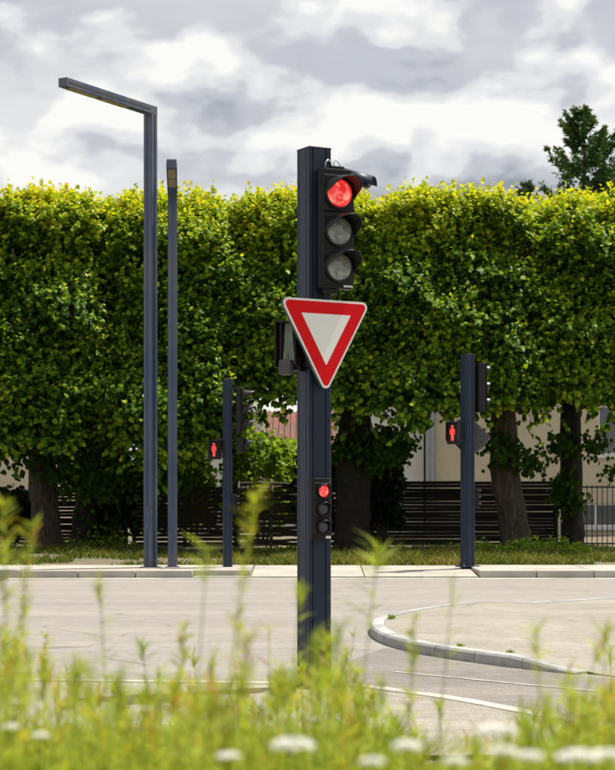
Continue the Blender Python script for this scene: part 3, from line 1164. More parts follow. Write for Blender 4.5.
SIDE = 0.80
zs_top = zat(300, 13.18)
sz = zs_top - SIDE * math.sqrt(3) / 2 / 3
ys = thing('yield_sign', on_post((mx_, my_), TS, -0.008, 0.168, sz - 0.36), TS, 'red and white upside-down triangle yield sign on the main post', 'road sign')


def sub(o, dz):
    for v in o.data.vertices:
        v.co.z += dz
    return o


mb = MB()
mb.plate(rounded_tri(SIDE, 0.042), 0.0, 0.03)
sub(mb.build('backing_tray', M['signback'], ys, bevel=0.004), 0.36)
mb = MB()
mb.plate(rounded_tri(SIDE - 0.006, 0.041), -0.003, 0.0)
fc = sub(mb.build('white_face', M['white'], ys), 0.36)
mb = MB()
mb.plate(rounded_tri(SIDE - 0.062, 0.028), -0.006, -0.003)
sub(mb.build('red_border', M['red'], ys), 0.36)
mb = MB()
mb.plate(rounded_tri(0.432, 0.004), -0.0085, -0.006)
sub(mb.build('white_centre', M['white'], ys), 0.36)
for zz in (0.48, 0.24):
    mb = MB()
    mb.box((0, 0.055, zz), (0.20, 0.05, 0.035))
    mb.build('clamp', M['metal'], ys, bevel=0.003)

# small repeater light at driver height
zb2 = zat(540, 13.15)
zt2 = zat(478, 13.15)
traffic_light(on_post((mx_, my_), TH, -0.012, 0.098, zb2), TH, 'small black repeater light with lit red lens low on the main post', 0.165, 0.05, zt2 - zb2, 0.046, [zat(491, 13.12) - zb2, zat(509, 13.12) - zb2, zat(527, 13.12) - zb2], ['lens_red', 'darkglass', 'darkglass'], 0.055, brackets=((0.05, 0.01),), name='repeater_light', vis_lo=10)

# pedestrian unit on the left side of the main post
TP = R(-24)
pc = on_post((mx_, my_), TH, -0.215, 0.03, 0)
zpb, zpt = zat(372, 13.3), zat(322, 13.3)
pu = thing('pedestrian_signal', (pc[0] - 0.012, pc[1], zpb), TP, 'black pedestrian signal box on the left side of the main post', 'pedestrian signal')
H_ = zpt - zpb
mb = MB()
mb.box((0, 0.075, H_ / 2), (0.17, 0.12, H_))
mb.build('housing', M['black'], pu, bevel=0.02, seg=3)
mb = MB()
for sx in (-1, 1):
    mb.box((sx * 0.079, -0.025, H_ / 2 + 0.01), (0.010, 0.075, H_ * 0.92))
mb.box((0, -0.025, H_ * 0.965), (0.166, 0.075, 0.012))
mb.build('visor', M['black'], pu, bevel=0.003)
m_, nt_, b_ = new_mat('streaked_window')  # grey and green streaks in the window colour
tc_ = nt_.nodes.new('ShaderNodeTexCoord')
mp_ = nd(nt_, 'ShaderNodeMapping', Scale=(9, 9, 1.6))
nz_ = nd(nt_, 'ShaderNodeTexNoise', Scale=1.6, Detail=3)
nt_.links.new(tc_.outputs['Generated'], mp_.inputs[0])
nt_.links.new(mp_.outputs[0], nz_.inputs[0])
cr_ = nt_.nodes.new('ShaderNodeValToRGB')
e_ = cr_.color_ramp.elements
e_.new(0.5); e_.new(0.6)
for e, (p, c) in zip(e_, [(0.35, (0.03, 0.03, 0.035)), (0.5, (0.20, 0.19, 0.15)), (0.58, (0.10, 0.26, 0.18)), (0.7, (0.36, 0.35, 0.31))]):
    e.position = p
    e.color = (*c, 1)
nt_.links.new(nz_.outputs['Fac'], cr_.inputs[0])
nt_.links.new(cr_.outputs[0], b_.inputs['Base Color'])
b_.inputs['Roughness'].default_value = 0.2
mb = MB()
mb.plate([(-0.026, H_ * 0.95), (-0.048, 0.05), (0.048, 0.05), (0.026, H_ * 0.95)], 0.0, 0.012)
mb.build('window', m_, pu)
mb = MB()
mb.box((0, -0.045, 0.022), (0.092, 0.075, 0.11))
mb.build('push_button_box', M['greybox'], pu, bevel=0.012, seg=3)
mb = MB()
mb.tube([(0.05, 0.05, H_ - 0.01), (0.05, 0.05, H_ + 0.03), (0.09, 0.07, H_ + 0.035), (0.15, 0.12, H_ + 0.0), (0.18, 0.15, H_ - 0.05)], 0.018, 10)
mb.box((0.05, 0.05, H_ + 0.025), (0.07, 0.06, 0.045))
mb.build('bracket', M['paint'], pu, smooth='auto')
mb = MB()
mb.tube([(0.125, 0.08, 0.03), (0.125, 0.08, H_ * 0.95)], 0.05, 14)
mb.build('rear_housing', M['black'], pu, smooth='auto')


# ---- pedestrian head with a red standing figure
def ped_head(loc, rz, label, w, h, dep, reach, side):
    t = thing('pedestrian_signal', loc, rz, label, 'pedestrian signal')
    mb = MB()
    mb.box((0, -dep / 2, h / 2), (w, dep, h))
    mb.build('housing', M['black'], t, bevel=0.02, seg=3)
    mb = MB()
    mb.box((0, -dep - 0.005, h / 2), (w * 0.8, 0.01, h * 0.82))
    win = mb.build('window', M['black'], t, bevel=0.003)
    mb = MB()
    for sx in (-1, 1):
        mb.box((sx * w * 0.43, -dep - 0.05, h * 0.55), (0.008, 0.10, h * 0.8))
    mb.box((0, -dep - 0.05, h * 0.955), (w * 0.87, 0.10, 0.008))
    mb.build('visor', M['visor'], t)
    s = h / 0.40
    mb = MB()
    y0, y1 = -dep - 0.016, -dep - 0.011
    cx, cz = -w * 0.05, h * 0.5
    mb.plate([(cx + 0.022 * s * math.cos(a), cz + 0.112 * s + 0.024 * s * math.sin(a)) for a in [k * 2 * math.pi / 14 for k in range(14)]], y0, y1)
    for pl in ([(-0.030, 0.080), (-0.030, -0.02), (0.030, -0.02), (0.030, 0.080)], [(-0.030, -0.022), (-0.026, -0.14), (-0.005, -0.14), (-0.003, -0.022)], [(0.003, -0.022), (0.005, -0.14), (0.026, -0.14), (0.030, -0.022)],
               [(-0.035, 0.078), (-0.052, 0.06), (-0.055, -0.03), (-0.040, -0.03), (-0.035, 0.03)], [(0.035, 0.03), (0.040, -0.03), (0.055, -0.03), (0.052, 0.06), (0.035, 0.078)]):
        mb.plate([(cx + x * s * 0.85, cz + z * s) for x, z in pl], y0, y1)
    mb.build('red_figure', M['man_red'], win)
    mb = MB()
    for zz in (h * 0.2, h + 0.012):
        mb.box((side * (w / 2 + reach / 2 - 0.04), -dep / 2, zz), (reach + 0.08, 0.035, 0.03))
    mb.build('bracket', M['paint'], t, bevel=0.004)
    return t


# ---- far left post
D1 = 33.0
c1 = at(227.5, D1)
z0 = 0.085
post(227.5, D1, 0.155, zat(380, D1) - z0, R(12), 'slim dark post at the crossing, right of the two lamp posts', M['paint'], z0=z0)


def far_head(px_back, y0p, y1p, d, rz, label, **kw):
    x, y = at(px_back, d)
    zb_ = zat(y1p, d)
    h = zat(y0p, d) - zb_
    return traffic_light((x, y, zb_), R(rz), label, 0.26, 0.10, h, 0.093, [h * 0.83, h * 0.5, h * 0.17], ['lens_clear'] * 3, 0.24, pad=False, **kw)


far_head(236.5, 388, 433, D1 - 0.05, 88, 'traffic light seen edge-on, facing right on the slim far-left post', brackets=((0.08, 0.09), (0.80, 0.09)))
x_, y_ = at(237.5, D1 - 0.05)
zq = zat(453, D1)
ph2 = traffic_light((x_, y_, zq), R(86), 'small signal head facing right below the edge-on traffic light', 0.26, 0.13, zat(438, D1) - zq, 0.085, [(zat(438, D1) - zq) * 0.52], ['lens_clear'], 0.16, cat='traffic light', name='crossing_signal', brackets=((0.24, 0.12),), pad=False)
x_, y_ = at(233.0, D1 - 0.03)
zq = zat(515, D1)
hq = zat(494, D1) - zq
traffic_light((x_, y_, zq), R(80), 'small repeater light low on the right side of the slim far-left post', 0.13, 0.055, hq, 0.036, [hq * 0.82, hq * 0.5, hq * 0.18], ['darkglass'] * 3, 0.06, name='repeater_light', pad=False)
x_, y_ = at(214.5, D1)
zq = zat(459.5, D1)
ped_head((x_, y_, zq), R(4), 'pedestrian signal with red standing figure on the slim far-left post', 0.25, zat(440, D1) - zq, 0.12, 0.06, 1)

# ---- far right post
D2 = 33.2
c2 = at(467.5, D2)
z0 = 0.12
post(467.5, D2, 0.20, zat(355, D2) - z0, R(22), 'thick dark grooved post with the back of a diamond sign', M['paint'], z0=z0)
x_, y_ = at(476, D2 + 0.06)
zq = zat(412, D2)
hq = zat(363, D2) - zq
traffic_light((x_, y_, zq), R(106), 'traffic light turned away, at the top of the thick far-right post', 0.28, 0.16, hq, 0.10, [hq * 0.83, hq * 0.5, hq * 0.17], ['lens_clear'] * 3, 0.10, brackets=((0.08, 0.08), (0.85, 0.08)), pad=False)
x_, y_ = at(475, D2 + 0.02)
zq = zat(509, D2)
hq = zat(488, D2) - zq
traffic_light((x_, y_, zq), R(80), 'small repeater light low on the right side of the thick far-right post', 0.13, 0.055, hq, 0.036, [hq * 0.82, hq * 0.5, hq * 0.18], ['lens_clear'] * 3, 0.05, name='repeater_light', pad=False)
x_, y_ = at(455.5, D2 - 0.12)
zq = zat(444.5, D2)
ped_head((x_, y_, zq), R(-22), 'pedestrian signal with red standing figure on the thick far-right post', 0.26, zat(422, D2) - zq, 0.14, 0.03, 1)
# back of the diamond sign
x_, y_ = at(469.5, D2 + 0.18)
zc_ = zat(437.5, D2 + 0.18)
ds = thing('diamond_sign', (x_, y_, zc_ - 0.5), R(8), 'back of a dark diamond road sign on the thick far-right post', 'road sign')
r_ = 0.405
poly = []
for k in range(4):
    a = R(45 + 90 * k) + R(45)
    for q in range(5):
        w = a - R(45) + R(90) * q / 4
        poly.append((math.cos(a) * (r_ - 0.05) + 0.035 * math.cos(w), math.sin(a) * (r_ - 0.05) + 0.035 * math.sin(w)))
mb = MB()
mb.plate(poly, -0.01, 0.01)
sub(mb.build('back_plate', M['signback'], ds), 0.5)
mb = MB()
mb.plate([(x * 1.02, z * 1.02) for x, z in poly], 0.01, 0.024)
sub(mb.build('white_rim', M['white'], ds), 0.5)
for zz in (0.38, 0.62):
    mb = MB()
    mb.box((0, -0.03, zz), (0.34, 0.04, 0.035))
    mb.build('rail', M['signback'], ds)


# ---- lamp posts
def lamp(px, d, y_top, arm, rz, w, label, z0=0.12):
    x, y = at(px, d)
    h = zat(y_top, d) - z0
    t = thing('lamp_post', (x, y, z0), rz, label, 'lamp post', 'angular lamp posts')
    a = w / 2
    e = 0.012
    mb = MB()
    prof = []
    for k in range(4):
        ca, sa = math.cos(k * math.pi / 2), math.sin(k * math.pi / 2)
        seg = [(-a * 0.9, -a), (-a * 0.2, -a), (-a * 0.2, -a + e), (a * 0.2, -a + e), (a * 0.2, -a), (a * 0.9, -a)]
        prof += [(p[0] * ca - p[1] * sa, p[0] * sa + p[1] * ca) for p in seg]
    mb.prism(prof, -0.1, h - w * 0.9)
    mb.build('shaft', M['paint_lamp'], t)
    # mitred elbow and arm in one extruded side profile (y,z)
    th = w * 0.82
    poly = [(a, h - w * 0.9), (a, h), (-arm, h), (-arm, h - th), (-a, h - th), (-a, h - w * 0.9)]
    vs_ = [(-a * 0.98, q[0], q[1]) for q in poly] + [(a * 0.98, q[0], q[1]) for q in poly]
    n = len(poly)
    mb = MB()
    mb.add(vs_, [tuple(range(n)), tuple(range(n, 2 * n))[::-1]] + [(i, n + i, n + (i + 1) % n, (i + 1) % n) for i in range(n)])
    am = mb.build('arm', M['paint_lamp'], t, bevel=0.012)
    mb = MB()
    for sx in (-1, 1):
        mb.box((sx * a * 0.985, -arm / 2 - a * 0.4, h - th * 0.5), (0.01, arm - w, th * 0.22))
    mb.build('side_groove', M['signback'], am)
    for k in range(2):
        mb = MB()
        mb.box((0, -arm + 0.55 + k * 0.92, h - th - 0.004), (w * 0.74, 0.78, 0.014))
        mb.build('light_panel', M['led'], am)
    mb = MB()
    mb.box((0, 0, 0.01), (w * 1.5, w * 1.5, 0.02))
    mb.build('base_plate', M['paint_lamp'], t, bevel=0.004)
    mb = MB()
    mb.box((0, -a - 0.002, 0.9), (w * 0.6, 0.006, 0.45))
    mb.build('access_door', M['paint_lamp'], t, bevel=0.002)
    return t


lamp(150.5, 32.9, 106.5, 2.63, R(-29.5), 0.186, 'tall angular lamp post with arm reaching left')
lamp(172.5, 32.9, 190, 3.05, R(4), 0.172, 'shorter angular lamp post with arm pointing at the viewer')

# ------------------------------------------------------------------ fences, railings, houses behind the trees
def slat_fence(x0, x1, y, ztop, label, pitch, sh, panel=1.9, seed=1, zfloor=0.14, mat='fence'):
    n = max(1, round((x1 - x0) / panel))
    pw = (x1 - x0) / n
    t = thing('slat_fence', ((x0 + x1) / 2, y, zfloor - 0.05), 0, label, 'fence')
    ox = -(x1 - x0) / 2
    h = ztop - zfloor + 0.05
    rr = random.Random(seed)
    me_s = None
    for i in range(n):
        k = 0
        z = 0.10
        while z + sh < h:
            if me_s is None:
                mb = MB()
                mb.box((0, 0, 0), (pw - 0.09, 0.022, sh))
                o = mb.build('slat', M[mat], t)
                me_s = o.data
            else:
                o = bpy.data.objects.new('slat', me_s)
                COL.objects.link(o)
                o.parent = t
            o.location = (ox + pw * (i + 0.5), rr.uniform(-.006, .006), z + sh / 2 + rr.uniform(-.006, .006))
            o.rotation_euler = (rr.uniform(-.1, .1), rr.uniform(-.006, .006), 0)
            z += pitch
    for i in range(n + 1):
        mb = MB()
        mb.box((ox + pw * i, 0, h / 2 + 0.01), (0.09, 0.09, h + 0.02))
        mb.build('post', M[mat], t, bevel=0.005)
    return t


FD = 44.3
slat_fence(at(372, FD)[0], at(556, FD)[0], FD, zat(481, FD), 'dark horizontal slat fence behind the leaning tree trunk', 0.083, 0.0785, seed=3)
slat_fence(at(134, FD)[0], at(236, FD)[0], FD, zat(484, FD), 'dark slat fence with bright gaps behind the lamp posts', 0.104, 0.086, panel=1.4, seed=4, mat='fence_brown')
slat_fence(at(-40, FD + 0.6)[0], at(126, FD + 0.6)[0], FD + 0.6, zat(487, FD), 'black slat fence behind the far left tree trunk', 0.085, 0.078, seed=5, mat='fence_brown')

# woven hurdle
hx0, hx1 = at(238, FD)[0], at(370, FD)[0]
t = thing('woven_fence', ((hx0 + hx1) / 2, FD, 0.15), 0, 'weathered woven wood fence in front of the bright green bush', 'fence')
hw = hx1 - hx0
hz_ = zat(483, FD) - 0.15
npost = 5
rr = random.Random(5)
for i in range(npost):
    mb = MB()
    xx = -hw / 2 + hw * i / (npost - 1)
    mb.tube([(xx, 0, 0), (xx + 0.01, 0, hz_ * 0.5), (xx, 0, hz_ + 0.10)], [0.045, 0.042, 0.04], 8)
    mb.build('post', M['hurdlepost'], t, smooth=True)
z = 0.08
k = 0
while z < hz_:
    mb = MB()
    pts = []
    for i in range(33):
        u = i / 32
        pts.append((-hw / 2 + hw * u, 0.05 * math.cos(u * (npost - 1) * math.pi) * (1 if k % 2 else -1), z + 0.02 * math.sin(u * 9 + k * 2.1) + rr.uniform(-.008, .008)))
    mb.tube(pts, rr.uniform(0.036, 0.050), 6)
    mb.build('woven_rod', M['hurdle'], t, smooth=True)
    z += 0.098
    k += 1

# iron railings on the right
rx0, rx1 = at(556, 44.0)[0], at(700, 44.0)[0]
t = thing('iron_railings', ((rx0 + rx1) / 2, 44.0, 0.12), 0, 'black iron railings in front of the beige house wall', 'railing')
rw = rx1 - rx0
nb = int(rw / 0.125)
me_b = None
for i in range(nb + 1):
    if me_b is None:
        mb = MB()
        mb.tube([(0, 0, 0), (0, 0, 1.52)], 0.012, 6)
        o = mb.build('bar', M['iron'], t)
        me_b = o.data
    else:
        o = bpy.data.objects.new('bar', me_b)
        COL.objects.link(o)
        o.parent = t
    o.location = (-rw / 2 + rw * i / nb, 0, 0.03)
for zz in (0.12, 1.50):
    mb = MB()
    mb.box((0, 0, zz), (rw, 0.03, 0.04))
    mb.build('rail', M['iron'], t)
for u in (0.10, 0.62, 0.99):
    mb = MB()
    mb.box((-rw / 2 + rw * u, 0, 0.8), (0.13, 0.13, 1.62))
    mb.build('post', M['iron'], t, bevel=0.005)


def window(parent, xc, zc, w, h, y, cols=2, sill=True, mat='pane'):
    mb = MB()
    fw = 0.07
    mb.box((xc - w / 2 + fw / 2, y, zc), (fw, 0.10, h))
    mb.box((xc + w / 2 - fw / 2, y, zc), (fw, 0.10, h))
    mb.box((xc, y, zc + h / 2 - fw / 2), (w - 2 * fw, 0.096, fw))
    mb.box((xc, y, zc - h / 2 + fw / 2), (w - 2 * fw, 0.096, fw))
    for i in range(1, cols):
        mb.box((xc - w / 2 + w * i / cols, y, zc), (0.06, 0.092, h - 2 * fw))
    wn = mb.build('window', M['frame'], parent)
    cw = (w - 2 * fw) / cols
    for i in range(cols):
        mb = MB()
        mb.box((xc - w / 2 + fw + cw * (i + 0.5), y + 0.02, zc), (cw - 0.05, 0.02, h - 2 * fw))
        mb.build('pane', M[mat], wn)
    if sill:
        mb = MB()
        mb.box((xc, y - 0.06, zc - h / 2 - 0.05), (w + 0.2, 0.24, 0.09))
        mb.build('sill', M['frame'], wn)
    return wn


def house(loc, w, dep, wall_h, roof_h, label, wall, windows=(), ridge='x', extra=None, front_y=None):
    t = thing('house', loc, 0, label, 'house')
    # front wall with real openings: tiles between the window edges
    xs = sorted({-w / 2, w / 2} | {xc - ww / 2 for xc, zc, ww, hh in windows} | {xc + ww / 2 for xc, zc, ww, hh in windows})
    zs = sorted({0.0, wall_h} | {zc - hh / 2 for xc, zc, ww, hh in windows} | {zc + hh / 2 for xc, zc, ww, hh in windows})
    mb = MB()
    T = 0.3
    vid = {}

    def vtx(i, j, y):
        kk = (i, j, y)
        if kk not in vid:
            vid[kk] = len(mb.v)
            mb.v.append((xs[i], y, zs[j]))
        return vid[kk]

    def hole(i, j):
        xm, zm = (xs[i] + xs[i + 1]) / 2, (zs[j] + zs[j + 1]) / 2
        return any(abs(xm - xc) < ww / 2 and abs(zm - zc) < hh / 2 for xc, zc, ww, hh in windows)
    ni, nj = len(xs) - 1, len(zs) - 1
    for i in range(ni):
        for j in range(nj):
            if hole(i, j):
                continue
            mb.f.append((vtx(i, j, 0), vtx(i + 1, j, 0), vtx(i + 1, j + 1, 0), vtx(i, j + 1, 0)))
            for (di, dj, e) in ((-1, 0, ((i, j), (i, j + 1))), (1, 0, ((i + 1, j + 1), (i + 1, j))), (0, -1, ((i + 1, j), (i, j))), (0, 1, ((i, j + 1), (i + 1, j + 1)))):
                a, b = i + di, j + dj
                if 0 <= a < ni and 0 <= b < nj and hole(a, b):
                    (p, q), (r2, s2) = e
                    mb.f.append((vtx(p, q, 0), vtx(r2, s2, 0), vtx(r2, s2, T), vtx(p, q, T)))
    mb.add([(-w / 2, 0, 0), (-w / 2, 0, wall_h), (-w / 2, dep, wall_h), (-w / 2, dep, 0), (w / 2, 0, 0), (w / 2, 0, wall_h), (w / 2, dep, wall_h), (w / 2, dep, 0)],
           [(0, 1, 2, 3), (7, 6, 5, 4), (3, 2, 6, 7)])
    if ridge == 'y':      # gable faces the road
        mb.add([(-w / 2, 0, wall_h), (w / 2, 0, wall_h), (0, 0, wall_h + roof_h)], [(0, 1, 2)])
        mb.add([(-w / 2, dep, wall_h), (w / 2, dep, wall_h), (0, dep, wall_h + roof_h)], [(2, 1, 0)])
    else:
        for sx in (-1, 1):
            mb.add([(sx * w / 2, 0, wall_h), (sx * w / 2, dep, wall_h), (sx * w / 2, dep / 2, wall_h + roof_h)], [(0, 1, 2)])
    mb.build('wall', wall, t)
    ov = 0.35
    rf = bpy.data.objects.new('roof', None)
    # roof as two thick slopes
    mb = MB()
    tk = 0.12
    if ridge == 'y':
        k = roof_h / (w / 2)
        for sx in (-1, 1):
            A = [(0, -ov, wall_h + roof_h + 0.02), (sx * (w / 2 + ov), -ov, wall_h - ov * k + 0.02), (sx * (w / 2 + ov), dep + ov, wall_h - ov * k + 0.02), (0, dep + ov, wall_h + roof_h + 0.02)]
            B = [(x, y, z + tk) for x, y, z in A]
            mb.add(A + B, [(0, 1, 2, 3), (7, 6, 5, 4), (0, 4, 5, 1), (1, 5, 6, 2), (2, 6, 7, 3)])
    else:
        k = roof_h / (dep / 2)
        for s in (0, 1):
            ye = -ov if s == 0 else dep + ov
            A = [(-w / 2 - ov, dep / 2, wall_h + roof_h + 0.02), (-w / 2 - ov, ye, wall_h - ov * k + 0.02), (w / 2 + ov, ye, wall_h - ov * k + 0.02), (w / 2 + ov, dep / 2, wall_h + roof_h + 0.02)]
            B = [(x, y, z + tk) for x, y, z in A]
            mb.add(A + B, [(0, 1, 2, 3), (7, 6, 5, 4), (0, 4, 5, 1), (1, 5, 6, 2), (2, 6, 7, 3)])
    bpy.data.objects.remove(rf)
    o = mb.build('roof', M['roof'], t)
    mb = MB()
    for q in range(int((w if ridge == 'x' else dep) / 0.24)):      # raised tile rolls running down the slope
        if ridge == 'y':
            yy = -ov + 0.1 + q * 0.24
            for sx in (-1, 1):
                mb.tube([(0, yy, wall_h + roof_h + tk + 0.03), (sx * (w / 2 + ov), yy, wall_h - ov * k + tk + 0.03)], 0.07, 6)
        else:
            xx = -w / 2 + 0.1 + q * 0.24
            for ye in (-ov, dep + ov):
                mb.tube([(xx, dep / 2, wall_h + roof_h + tk + 0.03), (xx, ye, wall_h - ov * k + tk + 0.03)], 0.07, 6)
    rolls = mb.build('tile_rolls', M['roof'], o)
    rolls['kind'] = 'stuff'
    mb = MB()
    mb.box((w * 0.2 if ridge == 'x' else 0.4, dep * 0.5, wall_h + roof_h + 0.3), (0.6, 0.6, 1.1))
    mb.build('chimney', wall, o)
    for wd in windows:
        window(t, wd[0], wd[1], wd[2], wd[3], 0.12)
    return t


HD = 57.0
# right: long beige house
hl, hr = at(427, HD)[0], 13.5
hc, hw = (hl + hr) / 2, hr - hl
wins = []
for (pxa, pxb, pya, pyb) in ((598, 640, 405, 455), (570, 622, 503, 527), (660, 700, 405, 455)):
    xa, xb = at(pxa, HD)[0] - hc, at(pxb, HD)[0] - hc
    za, zb_ = zat(pyb, HD) - 0.1, zat(pya, HD) - 0.1
    wins.append(((xa + xb) / 2, (za + zb_) / 2, xb - xa, zb_ - za))
hs = house((hc, HD, 0.1), hw, 8.0, 5.2, 2.2, 'long beige rendered house behind the trees on the right', M['wall_beige'], wins)
mb = MB()
mb.tube([(-hw / 2 + 0.10, -0.10, 0), (-hw / 2 + 0.10, -0.10, 5.1)], 0.16, 12)
mb.build('downpipe', M['pipe'], hs, smooth='auto')
hl2, hr2 = at(340, HD)[0], at(426, HD)[0]
house(((hl2 + hr2) / 2, HD + 0.4, 0.1), hr2 - hl2 - 0.1, 7.0, 4.6, 1.8, 'white rendered house adjoining the beige house behind the slat fence', M['wall_white'])
# middle: small house with red roof and white gable
hx_ = at(243, 66)[0]
house((hx_, 66, 0.1), 4.6, 8, zat(455, 66) - 0.1, zat(432, 66) - zat(455, 66), 'small white gabled house with red roof above the green bush', M['wall_white'], ridge='y')
hx_ = at(300, 72)[0]
house((hx_, 72, 0.1), 5.2, 7, zat(444, 72) - 0.1, 1.3, 'low beige house with red tiled roof behind the main post', M['wall_beige'], ridge='x')
# left: beige house
hx_ = at(-45, 60)[0]
house((hx_, 60, 0.1), 6.0, 8, 4.5, 2.2, 'beige house glimpsed left of the far left tree trunk', M['wall_beige'])


# ------------------------------------------------------------------ bushes and conifer
def bush(px0, px1, d, y_top, label, seed, n=2600, depth=1.0, sz=(0.09, 0.17)):
    x0, x1 = at(px0, d)[0], at(px1, d)[0]
    h = zat(y_top, d) - 0.2
    w = (x1 - x0) / 2
    t = thing('bush', ((x0 + x1) / 2, d, 0.2), 0, label, 'bush', 'bushes behind the fence')
    r = np.random.default_rng(seed)
    th, ph = r.uniform(0, 6.28, n), np.arccos(r.uniform(-0.5, 1, n))
    u = np.stack([np.cos(th) * np.sin(ph), np.sin(th) * np.sin(ph), np.cos(ph)], 1)
    u = np.sign(u) * np.abs(u) ** 0.7
    p = u * [w, depth, h * 0.5] + [0, 0, h * 0.5]
    p += u * (0.28 * lumps(p * 2.4 + seed, seed))[:, None] - u * r.gamma(1.2, 0.1, n)[:, None]
    p += r.normal(size=(n, 3)) * 0.05
    v, f = leaf_arrays(p, r.normal(size=(n, 3)) + u * 0.4, u * 0.7 + r.normal(size=(n, 3)) * 0.35 + [0, 0, 0.5], r.uniform(sz[0], sz[1], n))
    tt = np.clip(r.normal(0.55, 0.28, n), 0, 1)
    np_mesh('foliage', v, f, BUSH, t, np.repeat(tt, 2))['kind'] = 'stuff'
    for k in range(4):
        mb = MB()
        a = k * 1.6
        mb.tube(limb_path((0.1 * math.cos(a), 0.1 * math.sin(a), -0.1), (w * 0.5 * math.cos(a), depth * 0.5 * math.sin(a), h * 0.75), 4, 0.06, seed + k), [0.04, 0.035, 0.03, 0.02, 0.01], 6)
        mb.build('stem', M['bark'], t, smooth=True)
    return t


bush(222, 303, 46.6, 442, 'wide bright green bush above the woven fence', 21, n=5200)
bush(136, 162, 46.4, 450, 'narrow bright green bush between the two lamp posts', 22, n=2200)
bush(166, 214, 46.5, 458, 'low bright green bush right of the shorter lamp post', 23, n=2600)


def shade_shrub(px0, px1, d, y_top, label, seed, n):  # shrubs added to blacken the gaps under the canopy
    t = bush(px0, px1, d, y_top, label, seed, n=n, depth=0.7)
    t['group'] = 'added shade shrubs between the trunks'
    t['category'] = 'added shrub'
    t.name = 'shade_shrub'
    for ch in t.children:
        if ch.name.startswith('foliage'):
            ch.data.materials[0] = SHADE_LEAF
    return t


SHADE_LEAF = leaf_mat('shade_black_leaf', [(0.0, (0.006, 0.012, 0.004)), (1.0, (0.018, 0.034, 0.010))], trans=0.15)  # near-black leaf colour stands in for under-canopy shade
shade_shrub(364, 402, 42.9, 438, 'added shade-black shrub right of the wide dark trunk', 31, 2600)
shade_shrub(94, 134, 43.2, 452, 'added shade-black shrub left of the taller lamp post', 32, 3000)
shade_shrub(-14, 34, 43.4, 492, 'low added shade-black shrub left of the bare brown trunk', 33, 1800)
shade_shrub(300, 336, 42.9, 452, 'added shade-black shrub behind the main post, left of the wide trunk', 35, 2000)


def conifer(px, d, y_top, label, seed, base_r=4.2, z0=0.0):
    x, y = at(px, d)
    h = zat(y_top, d) - z0
    t = thing('conifer_tree', (x, y, z0), 0, label, 'tree')
    mb = MB()
    mb.tube([(0, 0, -0.2), (0.05, 0, h * 0.4), (0, 0.05, h * 0.75), (0.02, 0, h * 0.985)], [0.34, 0.24, 0.12, 0.02], 10)
    mb.build('trunk', M['bark'], t, smooth=True)
    r = np.random.default_rng(seed)
    mbb = MB()
    P, A, S, T = [], [], [], []
    z = h * 0.25
    while z < h * 0.985:
        q = (h - z) / h
        nb_ = int(r.integers(3, 6))
        for k in range(nb_):
            az = r.uniform(0, 6.28)
            L_ = (0.15 + base_r * q ** 0.85 * 2.0) * r.uniform(0.5, 1.15)
            d0 = np.array([math.cos(az), math.sin(az), 0])
            m_ = 10
            u = np.linspace(0, 1, m_)
            rise = L_ * (0.10 * u + 0.48 * u ** 2.2)
            pts = np.array([0, 0, z]) + d0 * (u * L_)[:, None] + np.stack([0 * u, 0 * u, rise], 1)
            mbb.tube([tuple(p) for p in pts[::3]], [0.035 * (0.3 + q), 0.026 * (0.3 + q), 0.018 * (0.3 + q), 0.006], 4)
            cnt = int(16 + 80 * L_ / 2)
            uu = r.uniform(0.12, 1.0, cnt) ** 0.8
            bp = np.array([0, 0, z]) + d0 * (uu * L_)[:, None] + np.stack([0 * uu, 0 * uu, L_ * (0.10 * uu + 0.48 * uu ** 2.2)], 1)
            sd = np.array([-d0[1], d0[0], 0])
            sp = (1.05 - uu) * 0.24 * L_ + 0.05
            bp = bp + sd * (r.normal(size=cnt) * sp * 0.55)[:, None] + np.array([0, 0, 1.0]) * (r.normal(size=cnt) * 0.06 - 0.04)[:, None]
            P.append(bp)
            A.append(d0 * 0.6 + sd * r.normal(size=(cnt, 1)) * 0.7 + r.normal(size=(cnt, 3)) * 0.25 + [0, 0, 0.25])
            S.append(r.uniform(0.14, 0.30, cnt))
            T.append(np.clip(r.normal(0.45, 0.22, cnt) + 0.15 * (uu > 0.85), 0, 1))
        z += 0.34 * (0.55 + q)
    mbb.build('branches', M['bark'], t)['kind'] = 'stuff'
    P, A, S, T = (np.concatenate(k) for k in (P, A, S, T))
    n = len(P)
    v, f = blade_arrays(P, A, r.normal(size=(n, 3)) * 0.2, S * 0.34, S, r.normal(size=(n, 3)) + [0, 0, 1.5])
    v2, f2 = blade_arrays(P, A + r.normal(size=(n, 3)) * 0.7, r.normal(size=(n, 3)) * 0.2, S * 0.3, S * 0.8, r.normal(size=(n, 3)))
    v, f, tt = join([(v, f, np.repeat(T, 2)), (v2, f2, np.repeat(T * 0.8, 2))])
    np_mesh('foliage', v, f, NEEDLE, t, tt)['kind'] = 'stuff'
    return t


conifer(584, 74.0, 107, 'tall dark conifer rising above the trees at upper right', 41)
conifer(525, 82.0, 179, 'conifer whose small tip just shows left of the tall conifer', 42, base_r=1.3)


